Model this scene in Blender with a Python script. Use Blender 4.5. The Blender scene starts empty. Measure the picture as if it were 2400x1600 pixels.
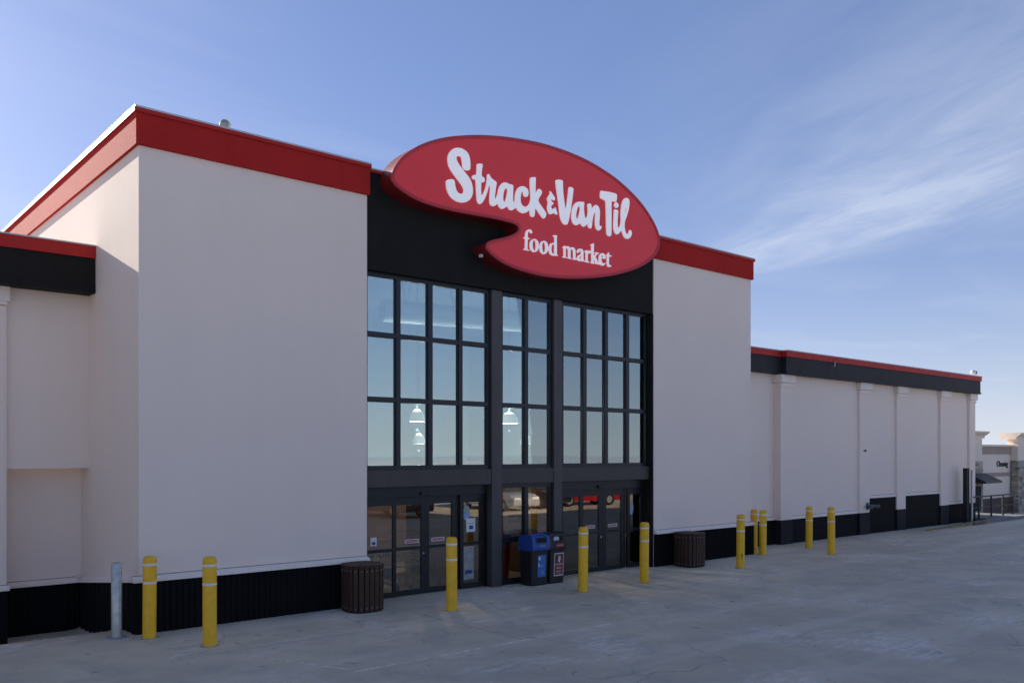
import bpy, bmesh, math, random
from mathutils import Vector, Matrix
random.seed(7)
R = math.radians
scene = bpy.context.scene
COL = scene.collection

# ------------------------------------------------------------------ camera
cam_d = bpy.data.cameras.new("camera")
cam_d.sensor_width = 36.0
cam_d.lens = 30.645
cam_d.shift_y = 0.1079
cam_d.clip_end = 3000
cam = bpy.data.objects.new("camera", cam_d)
cam.location = (-4.647, -14.907, 3.0)
cam.rotation_euler = (R(90), 0, R(49.5 - 90))
COL.objects.link(cam)
scene.camera = cam

# ------------------------------------------------------------------ light
SUN_DIR = Vector((-0.33, 2.73, 1.0)).normalized()       # towards the sun
SUN_EL = math.asin(SUN_DIR.z)
SUN_AZ = math.atan2(SUN_DIR.x, SUN_DIR.y)
SUN_STRENGTH = 3.5
SKY_STRENGTH = 0.15
EXPOSURE = 1.54
sun_d = bpy.data.lights.new("sun", 'SUN')
sun_d.energy = SUN_STRENGTH
sun_d.angle = R(0.5)
sun_d.color = (1.0, 0.93, 0.82)
sun = bpy.data.objects.new("sun", sun_d)
sun.rotation_euler = SUN_DIR.to_track_quat('Z', 'Y').to_euler()
sun.location = (0, 40, 40)
COL.objects.link(sun)

world = bpy.data.worlds.new("World")
scene.world = world
world.use_nodes = True
wn, wl = world.node_tree.nodes, world.node_tree.links
wn.clear()
def wnode(t, **kw):
    n = wn.new(t)
    for k, v in kw.items():
        setattr(n, k, v)
    return n
def wmath(op, a, b=None, c=None, clamp=False):
    n = wn.new('ShaderNodeMath'); n.operation = op; n.use_clamp = clamp
    for i, v in enumerate((a, b, c)):
        if v is None: continue
        if isinstance(v, (int, float)): n.inputs[i].default_value = v
        else: wl.new(v, n.inputs[i])
    return n.outputs[0]
sky = wnode('ShaderNodeTexSky', sky_type='NISHITA')
sky.sun_disc = False
sky.sun_elevation = SUN_EL
sky.sun_rotation = SUN_AZ
sky.altitude = 200
sky.air_density = 0.8
sky.dust_density = 0.6
sky.ozone_density = 4.0
tc = wnode('ShaderNodeTexCoord')
sep = wnode('ShaderNodeSeparateXYZ'); wl.new(tc.outputs['Generated'], sep.inputs[0])
dx, dy, dz = sep.outputs
zc = wmath('MAXIMUM', dz, 0.04)
px, py = wmath('DIVIDE', dx, zc), wmath('DIVIDE', dy, zc)    # point on a flat cloud layer
# along / across the cirrus streak
ca, sa = math.cos(R(244)), math.sin(R(244))
ox, oy = 4.11, 2.95
rx, ry = wmath('SUBTRACT', px, ox), wmath('SUBTRACT', py, oy)
al = wmath('ADD', wmath('MULTIPLY', rx, ca), wmath('MULTIPLY', ry, sa))
ac = wmath('SUBTRACT', wmath('MULTIPLY', ry, ca), wmath('MULTIPLY', rx, sa))
comb = wnode('ShaderNodeCombineXYZ')
wl.new(wmath('MULTIPLY', al, 0.9), comb.inputs[0]); wl.new(wmath('MULTIPLY', ac, 2.6), comb.inputs[1])
n1 = wnode('ShaderNodeTexNoise'); n1.inputs['Scale'].default_value = 1.1; n1.inputs['Detail'].default_value = 9
n1.inputs['Roughness'].default_value = 0.62; n1.inputs['Distortion'].default_value = 0.5
wl.new(comb.outputs[0], n1.inputs['Vector'])
comb2 = wnode('ShaderNodeCombineXYZ')
wl.new(wmath('MULTIPLY', px, 0.5), comb2.inputs[0]); wl.new(wmath('MULTIPLY', py, 1.2), comb2.inputs[1])
n2 = wnode('ShaderNodeTexNoise'); n2.inputs['Scale'].default_value = 0.9; n2.inputs['Detail'].default_value = 8
n2.inputs['Roughness'].default_value = 0.55; n2.inputs['Distortion'].default_value = 0.8
wl.new(comb2.outputs[0], n2.inputs['Vector'])
# streak mask: widens along its length
wid = wmath('ADD', 0.15, wmath('MULTIPLY', wmath('MAXIMUM', al, 0.0), 0.33))
q = wmath('DIVIDE', ac, wid)
g = wmath('POWER', 2.718, wmath('MULTIPLY', wmath('MULTIPLY', q, q), -0.9))
start = wmath('MULTIPLY_ADD', al, 1.6, 0.55, clamp=True)
fade = wmath('SUBTRACT', 1.0, wmath('MULTIPLY', wmath('MAXIMUM', al, 0.0), 0.16), clamp=True)
tex1 = wmath('MULTIPLY_ADD', n1.outputs['Fac'], 2.4, -0.50, clamp=True)
streak = wmath('MULTIPLY', wmath('MULTIPLY', g, wmath('MULTIPLY', start, fade)), tex1)
wisp = wmath('MULTIPLY', wmath('MULTIPLY_ADD', n2.outputs['Fac'], 2.4, -1.15, clamp=True), 0.22)
cloud = wmath('MAXIMUM', wmath('MULTIPLY', streak, 0.66), wisp)
cloud = wmath('MULTIPLY', cloud, wmath('MULTIPLY_ADD', dz, 9.0, 0.0, clamp=True))
mix = wnode('ShaderNodeMix', data_type='RGBA')
wl.new(cloud, mix.inputs[0])
gam = wnode('ShaderNodeGamma'); gam.inputs['Gamma'].default_value = 0.60       # soft, hazy sky contrast
wl.new(sky.outputs[0], gam.inputs['Color'])
tnt = wnode('ShaderNodeMix', data_type='RGBA', blend_type='MULTIPLY'); tnt.inputs[0].default_value = 1.0
tnt.inputs[7].default_value = (0.40, 0.452, 0.62, 1)
wl.new(gam.outputs[0], tnt.inputs[6])
# pale haze low in the sky, the same all round the horizon
hz_f = wmath('MULTIPLY', wmath('POWER', 2.718, wmath('MULTIPLY', wmath('MAXIMUM', dz, 0.0), -9.0)), 0.90)
hzm = wnode('ShaderNodeMix', data_type='RGBA'); wl.new(hz_f, hzm.inputs[0])
wl.new(tnt.outputs[2], hzm.inputs[6]); hzm.inputs[7].default_value = (1.84, 1.93, 2.10, 1)
wl.new(hzm.outputs[2], mix.inputs[6])
mix.inputs[7].default_value = (1.85, 2.0, 2.3, 1)
bg = wnode('ShaderNodeBackground'); bg.inputs['Strength'].default_value = SKY_STRENGTH
wl.new(mix.outputs[2], bg.inputs['Color'])
wo = wnode('ShaderNodeOutputWorld'); wl.new(bg.outputs[0], wo.inputs['Surface'])

scene.view_settings.view_transform = 'Standard'
scene.view_settings.look = 'None'
scene.view_settings.gamma = 1.0
scene.view_settings.use_curve_mapping = False
scene.view_settings.exposure = EXPOSURE
scene.render.engine = 'CYCLES'
scene.cycles.max_bounces = 8
scene.cycles.use_denoising = True
scene.cycles.sample_clamp_indirect = 4.0

# ------------------------------------------------------------------ materials
MATS = {}
def mat(name, col, rough=0.6, metal=0.0, var=0.0, vscale=3.0, bump=0.0, bscale=60.0, streak=0.0, spec=0.5, emit=None, estr=0.0, coat=0.0):
    """Principled material with procedural tone variation, vertical weather streaks and fine relief."""
    if name in MATS: return MATS[name]
    m = bpy.data.materials.new(name); m.use_nodes = True
    nt = m.node_tree; N, L = nt.nodes, nt.links
    b = N['Principled BSDF']
    b.inputs['Base Color'].default_value = (*col, 1)
    b.inputs['Roughness'].default_value = rough
    b.inputs['Metallic'].default_value = metal
    b.inputs['Specular IOR Level'].default_value = spec
    b.inputs['Coat Weight'].default_value = coat
    geo = N.new('ShaderNodeNewGeometry')
    cur = None
    if var > 0 or streak > 0:
        rgb = N.new('ShaderNodeRGB'); rgb.outputs[0].default_value = (*col, 1)
        cur = rgb.outputs[0]
    def mul(cur, fac_out, lo, hi):
        mr = N.new('ShaderNodeMapRange'); mr.inputs[1].default_value = 0.3; mr.inputs[2].default_value = 0.7
        mr.inputs[3].default_value = lo; mr.inputs[4].default_value = hi
        L.new(fac_out, mr.inputs[0])
        v = N.new('ShaderNodeVectorMath'); v.operation = 'SCALE'
        L.new(cur, v.inputs[0]); L.new(mr.outputs[0], v.inputs['Scale'])
        return v.outputs[0]
    if var > 0:
        n = N.new('ShaderNodeTexNoise'); n.inputs['Scale'].default_value = vscale; n.inputs['Detail'].default_value = 6
        n.inputs['Roughness'].default_value = 0.6
        L.new(geo.outputs['Position'], n.inputs['Vector'])
        cur = mul(cur, n.outputs['Fac'], 1 - var, 1 + var)
    if streak > 0:
        mp = N.new('ShaderNodeMapping'); mp.inputs['Scale'].default_value = (3.0, 3.0, 0.22)
        L.new(geo.outputs['Position'], mp.inputs['Vector'])
        n = N.new('ShaderNodeTexNoise'); n.inputs['Scale'].default_value = 1.2; n.inputs['Detail'].default_value = 5
        L.new(mp.outputs[0], n.inputs['Vector'])
        cur = mul(cur, n.outputs['Fac'], 1 - streak, 1 + streak * 0.4)
    if cur is not None: L.new(cur, b.inputs['Base Color'])
    if bump > 0:
        n = N.new('ShaderNodeTexNoise'); n.inputs['Scale'].default_value = bscale; n.inputs['Detail'].default_value = 4
        L.new(geo.outputs['Position'], n.inputs['Vector'])
        bp = N.new('ShaderNodeBump'); bp.inputs['Strength'].default_value = bump; bp.inputs['Distance'].default_value = 0.02
        L.new(n.outputs['Fac'], bp.inputs['Height']); L.new(bp.outputs[0], b.inputs['Normal'])
    if emit:
        b.inputs['Emission Color'].default_value = (*emit, 1); b.inputs['Emission Strength'].default_value = estr
    MATS[name] = m
    return m

def glass_mat(name, refl, tint, ior=1.6, gl=(1, 1, 1)):
    m = bpy.data.materials.new(name); m.use_nodes = True
    nt = m.node_tree; N, L = nt.nodes, nt.links; N.clear()
    out = N.new('ShaderNodeOutputMaterial')
    gs = N.new('ShaderNodeBsdfGlossy'); gs.inputs['Roughness'].default_value = 0.0; gs.inputs['Color'].default_value = (*gl, 1)
    tr = N.new('ShaderNodeBsdfTransparent'); tr.inputs['Color'].default_value = (*tint, 1)
    fr = N.new('ShaderNodeFresnel'); fr.inputs['IOR'].default_value = ior
    mx = N.new('ShaderNodeMath'); mx.operation = 'MAXIMUM'; mx.inputs[1].default_value = refl
    L.new(fr.outputs[0], mx.inputs[0])
    # old float glass is never quite flat
    geo = N.new('ShaderNodeNewGeometry')
    n = N.new('ShaderNodeTexNoise'); n.inputs['Scale'].default_value = 1.3; n.inputs['Detail'].default_value = 1
    L.new(geo.outputs['Position'], n.inputs['Vector'])
    bp = N.new('ShaderNodeBump'); bp.inputs['Strength'].default_value = 0.012; bp.inputs['Distance'].default_value = 0.05
    L.new(n.outputs['Fac'], bp.inputs['Height']); L.new(bp.outputs[0], gs.inputs['Normal'])
    ms = N.new('ShaderNodeMixShader'); L.new(mx.outputs[0], ms.inputs[0]); L.new(tr.outputs[0], ms.inputs[1]); L.new(gs.outputs[0], ms.inputs[2])
    L.new(ms.outputs[0], out.inputs['Surface'])
    MATS[name] = m
    return m

STUCCO = mat("stucco", (0.925, 0.775, 0.665), 0.95, var=0.02, vscale=0.45, bump=0.35, bscale=90, streak=0.010, spec=0.15)
TRIM = mat("stucco_trim", (0.93, 0.80, 0.70), 0.85, var=0.04, vscale=2, bump=0.15, bscale=80, spec=0.3)
REDF = mat("red_stucco", (0.47, 0.026, 0.022), 0.85, var=0.06, vscale=0.8, bump=0.30, bscale=90, streak=0.05, spec=0.12)
REDM = mat("red_metal", (0.48, 0.024, 0.020), 0.5, var=0.06, vscale=1.5, streak=0.06, spec=0.2)
BLACKP = mat("black_panel", (0.017, 0.016, 0.015), 0.75, var=0.12, vscale=0.7, bump=0.1, bscale=70, streak=0.10, spec=0.15)
CHAR = mat("charcoal_metal", (0.026, 0.026, 0.028), 0.6, var=0.16, vscale=0.7, streak=0.2, spec=0.2)
CORR = mat("corrugated_black", (0.0075, 0.0078, 0.0085), 0.7, var=0.2, vscale=1.2, streak=0.2, spec=0.10)
PLINTHP = mat("plinth_paint", (0.020, 0.021, 0.025), 0.7, var=0.15, vscale=1.2, streak=0.2, spec=0.15)
FRAME = mat("bronze_frame", (0.018, 0.020, 0.026), 0.35, metal=0.3, var=0.08, vscale=2)
COLM = mat("column_cladding", (0.085, 0.076, 0.072), 0.55, metal=0.2, var=0.10, vscale=1.4, streak=0.12)
BEAM = mat("beam_cladding", (0.072, 0.062, 0.055), 0.6, metal=0.1, var=0.10, vscale=1.4, streak=0.10)
DOORF = mat("door_frame_metal", (0.016, 0.018, 0.023), 0.4, metal=0.3, var=0.08, vscale=2)
SUNRIM = mat("sun_rim_white", (0.55, 0.54, 0.53), 0.35, var=0.05, vscale=2)  # pale colour stands in for the sun halo along the roof edges
YELLOW = mat("yellow_sleeve", (0.96, 0.53, 0.018), 0.5, var=0.10, vscale=8, streak=0.12)
REFL = mat("reflective_tape", (0.86, 0.82, 0.78), 0.35, var=0.05)
GALV = mat("galvanised_steel", (0.52, 0.52, 0.50), 0.42, metal=0.65, var=0.22, vscale=14, bump=0.05, bscale=60)
SIGNRED = mat("sign_red", (0.66, 0.042, 0.052), 0.38, var=0.03, vscale=0.7, spec=0.30, emit=(0.70, 0.05, 0.06), estr=0.05)  # faint emission added to brighten the sign face
SIGNRIM = mat("sign_rim_red", (0.56, 0.05, 0.066), 0.5, var=0.04, vscale=1.0, spec=0.3)
SIGNSIDE = mat("sign_side_red", (0.16, 0.010, 0.012), 0.45, var=0.05, vscale=1.0)
WHITEL = mat("letter_white", (0.88, 0.84, 0.84), 0.4, var=0.03, vscale=3, emit=(1.0, 0.97, 1.0), estr=0.09)  # faint emission added to lift the letters above plain white
BROWN = mat("brown_plastic_wood", (0.056, 0.025, 0.014), 0.7, var=0.18, vscale=9, streak=0.2)
STEEL = mat("bolt_steel", (0.55, 0.55, 0.56), 0.3, metal=0.9, var=0.05)
BLUEP = mat("blue_plastic", (0.022, 0.070, 0.30), 0.38, var=0.05, vscale=4)
BLKP = mat("black_plastic", (0.012, 0.012, 0.014), 0.45, var=0.10, vscale=4)
DARK = mat("dark_void", (0.006, 0.006, 0.007), 0.8, var=0.05)
LBLUE = mat("label_blue", (0.05, 0.17, 0.50), 0.5, var=0.05)
LRED = mat("label_red", (0.20, 0.015, 0.022), 0.5, var=0.05)
PAPER = mat("paper_white", (0.72, 0.74, 0.74), 0.6, var=0.04)
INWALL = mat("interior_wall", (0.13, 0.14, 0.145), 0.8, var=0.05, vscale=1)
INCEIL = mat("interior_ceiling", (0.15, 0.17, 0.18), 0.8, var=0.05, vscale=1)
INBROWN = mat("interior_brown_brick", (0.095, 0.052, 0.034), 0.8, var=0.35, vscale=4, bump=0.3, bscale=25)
INFLOOR = mat("interior_floor", (0.22, 0.19, 0.16), 0.35, var=0.1)
DUCTM = mat("duct_white", (0.75, 0.77, 0.78), 0.5, var=0.04)
GLASS_UP = glass_mat("window_glass", 0.36, (0.72, 0.80, 0.80), 1.5, (0.80, 0.93, 0.93))
GLASS_LO = glass_mat("door_glass", 0.16, (0.80, 0.76, 0.70), 1.45, (1, 0.96, 0.90))

# ------------------------------------------------------------------ mesh helpers
class MB:
    def __init__(s): s.v, s.f, s.sm = [], [], []
    def add(s, vs, fs, smooth=False):
        o = len(s.v); s.v += [tuple(v) for v in vs]
        for f in fs: s.f.append([i + o for i in f]); s.sm.append(smooth)
        return s
    def box(s, x0, x1, y0, y1, z0, z1):
        vs = [(x, y, z) for z in (z0, z1) for y in (y0, y1) for x in (x0, x1)]
        return s.add(vs, [(0,2,3,1), (4,5,7,6), (0,1,5,4), (2,6,7,3), (0,4,6,2), (1,3,7,5)])
    def prism_z(s, poly, z0, z1):
        """poly anticlockwise in XY; z0/z1 numbers or per-vertex lists"""
        n = len(poly)
        a = z0 if isinstance(z0, (list, tuple)) else [z0] * n
        b = z1 if isinstance(z1, (list, tuple)) else [z1] * n
        vs = [(p[0], p[1], a[i]) for i, p in enumerate(poly)] + [(p[0], p[1], b[i]) for i, p in enumerate(poly)]
        fs = [list(range(n))[::-1], list(range(n, 2 * n))] + [[i, (i + 1) % n, n + (i + 1) % n, n + i] for i in range(n)]
        return s.add(vs, fs)
    def prism_y(s, poly, y0, y1, smooth=False):
        """poly of (x, z), extruded from y0 (front) to y1 (back)"""
        n = len(poly)
        ar = sum(poly[i][0] * poly[(i+1) % n][1] - poly[(i+1) % n][0] * poly[i][1] for i in range(n))
        if ar < 0: poly = poly[::-1]
        vs = [(x, y0, z) for x, z in poly] + [(x, y1, z) for x, z in poly]
        s.add(vs, [list(range(n)), list(range(n, 2 * n))[::-1]])
        return s.add(vs, [[(i + 1) % n, i, n + i, n + (i + 1) % n] for i in range(n)], smooth)
    def prism_x(s, poly, x0, x1, smooth=False):
        """poly of (y, z), extruded along x"""
        n = len(poly)
        ar = sum(poly[i][0] * poly[(i+1) % n][1] - poly[(i+1) % n][0] * poly[i][1] for i in range(n))
        if ar < 0: poly = poly[::-1]
        vs = [(x0, y, z) for y, z in poly] + [(x1, y, z) for y, z in poly]
        s.add(vs, [list(range(n))[::-1], list(range(n, 2 * n))])
        return s.add(vs, [[i, (i + 1) % n, n + (i + 1) % n, n + i] for i in range(n)], smooth)
    def lathe(s, prof, c=(0, 0, 0), n=28, axis='z'):
        """prof: list of (r, h) bottom to top round the axis"""
        vs, fs = [], []
        for r, h in prof:
            for k in range(n):
                a = 2 * math.pi * k / n
                p = (r * math.cos(a), r * math.sin(a), h)
                if axis == 'y': p = (p[0], -p[2], p[1])
                if axis == 'x': p = (p[2], p[0], p[1])
                vs.append((c[0] + p[0], c[1] + p[1], c[2] + p[2]))
        m = len(prof)
        for j in range(m - 1):
            for k in range(n):
                fs.append([j*n + k, j*n + (k+1) % n, (j+1)*n + (k+1) % n, (j+1)*n + k])
        s.add(vs, fs, True)
        s.add(vs[:n], [list(range(n))[::-1]]); s.add(vs[-n:], [list(range(n))])
        return s
    def tube(s, p, q, r, n=12):
        p, q = Vector(p), Vector(q); d = (q - p).normalized()
        u = d.orthogonal().normalized(); w = d.cross(u)
        vs = [tuple(b + (u * math.cos(2*math.pi*k/n) + w * math.sin(2*math.pi*k/n)) * r) for b in (p, q) for k in range(n)]
        s.add(vs, [[k, (k+1) % n, n + (k+1) % n, n + k] for k in range(n)], True)
        s.add(vs[:n], [list(range(n))[::-1]]); s.add(vs[n:], [list(range(n))])
        return s
    def mesh(s, name):
        me = bpy.data.meshes.new(name); me.from_pydata(s.v, [], s.f); me.update()
        for p, k in zip(me.polygons, s.sm): p.use_smooth = k
        return me
    def build(s, name, m, parent=None, bevel=0.0, loc=None):
        o = bpy.data.objects.new(name, s.mesh(name)); COL.objects.link(o)
        o.data.materials.append(m)
        if parent: o.parent = parent
        if loc: o.location = loc
        if bevel:
            bv = o.modifiers.new("bevel", 'BEVEL'); bv.width = bevel; bv.segments = 2; bv.limit_method = 'ANGLE'; bv.angle_limit = R(40)
        return o
def box(name, m, parent, *b, bevel=0.0): return MB().box(*b).build(name, m, parent, bevel)
def mesh_obj(name, me, m, parent=None, loc=None, rot=None):
    o = bpy.data.objects.new(name, me); COL.objects.link(o)
    if not me.materials: me.materials.append(m)
    if parent: o.parent = parent
    if loc: o.location = loc
    if rot: o.rotation_euler = rot
    return o
def tag(o, label, cat, group=None):
    o['label'] = label; o['category'] = cat
    if group: o['group'] = group
    return o
def thing(name, label, cat, loc=(0, 0, 0), rz=0.0, group=None):
    o = bpy.data.objects.new(name, None); COL.objects.link(o); o.location = loc; o.rotation_euler = (0, 0, rz)
    o.empty_display_size = 0.2
    return tag(o, label, cat, group)
def struct(o): o['kind'] = 'structure'; return o
def copy_tree(o, parent=None):
    c = o.copy(); COL.objects.link(c)
    if parent: c.parent = parent
    for ch in list(o.children): copy_tree(ch, c)
    return c
def curve_mesh(loops, depth, name):
    """filled flat outline(s) with holes, in XZ, front face at y=-depth, back at y=0"""
    cu = bpy.data.curves.new(name, 'CURVE'); cu.dimensions = '2D'; cu.fill_mode = 'BOTH'; cu.extrude = depth / 2
    for lp in loops:
        sp = cu.splines.new('POLY'); sp.points.add(len(lp) - 1); sp.use_cyclic_u = True
        for i, (x, z) in enumerate(lp): sp.points[i].co = (x, z, 0, 1)
    o = bpy.data.objects.new(name, cu); COL.objects.link(o)
    dg = bpy.context.evaluated_depsgraph_get(); dg.update()
    me = bpy.data.meshes.new_from_object(o.evaluated_get(dg))
    bpy.data.objects.remove(o); bpy.data.curves.remove(cu)
    me.transform(Matrix.Translation((0, -depth / 2, 0)) @ Matrix.Rotation(R(90), 4, 'X'))
    me.name = name
    return me
def text_mesh(s, size, depth=0.002, name="lettering"):
    cu = bpy.data.curves.new(name, 'FONT'); cu.body = s; cu.size = size; cu.extrude = depth / 2
    cu.align_x = 'CENTER'; cu.align_y = 'CENTER'
    o = bpy.data.objects.new(name, cu); COL.objects.link(o)
    dg = bpy.context.evaluated_depsgraph_get(); dg.update()
    me = bpy.data.meshes.new_from_object(o.evaluated_get(dg))
    bpy.data.objects.remove(o); bpy.data.curves.remove(cu)
    me.transform(Matrix.Rotation(R(90), 4, 'X'))
    return me
def smooth_loop(pts, sub=3):
    n = len(pts); out = []
    for i in range(n):
        p0, p1, p2, p3 = (Vector(pts[(i + k) % n]) for k in (-1, 0, 1, 2))
        for k in range(sub):
            t = k / sub
            out.append(tuple(0.5 * ((2*p1) + (p2 - p0)*t + (2*p0 - 5*p1 + 4*p2 - p3)*t*t + (3*p1 - p0 - 3*p2 + p3)*t**3)))
    return out

# sign outline and lettering, metres in the facade plane (x, z)
SIGN_OUTLINE = [(4.628,8.35),(4.653,8.488),(4.732,8.638),(4.875,8.817),(5.067,8.981),(5.328,9.162),(5.662,9.335),(6.039,9.484),(6.463,9.612),(6.789,9.695),(7.16,9.77),(7.58,9.84),(8.052,9.896),(8.539,9.936),(9.043,9.946),(9.564,9.925),(10.104,9.868),(10.614,9.767),(11.093,9.635),(11.537,9.456),(11.941,9.246),(12.277,8.999),(12.513,8.765),(12.662,8.529),(12.689,8.325),(12.619,8.141),(12.46,7.944),(12.173,7.748),(11.788,7.559),(11.289,7.384),(10.757,7.238),(10.195,7.122),(9.653,7.039),(9.129,6.984),(8.622,6.964),(8.172,6.984),(7.735,7.035),(7.387,7.12),(7.16,7.219),(7.029,7.316),(6.992,7.382),(7.018,7.444),(7.104,7.51),(7.273,7.572),(7.502,7.644),(7.716,7.731),(7.853,7.813),(7.92,7.899),(7.893,7.954),(7.774,7.994),(7.58,8.005),(7.273,8.011),(6.899,7.998),(6.463,7.984),(6.039,7.976),(5.629,7.988),(5.263,8.03),(4.971,8.11),(4.779,8.194),(4.669,8.279)]
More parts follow.
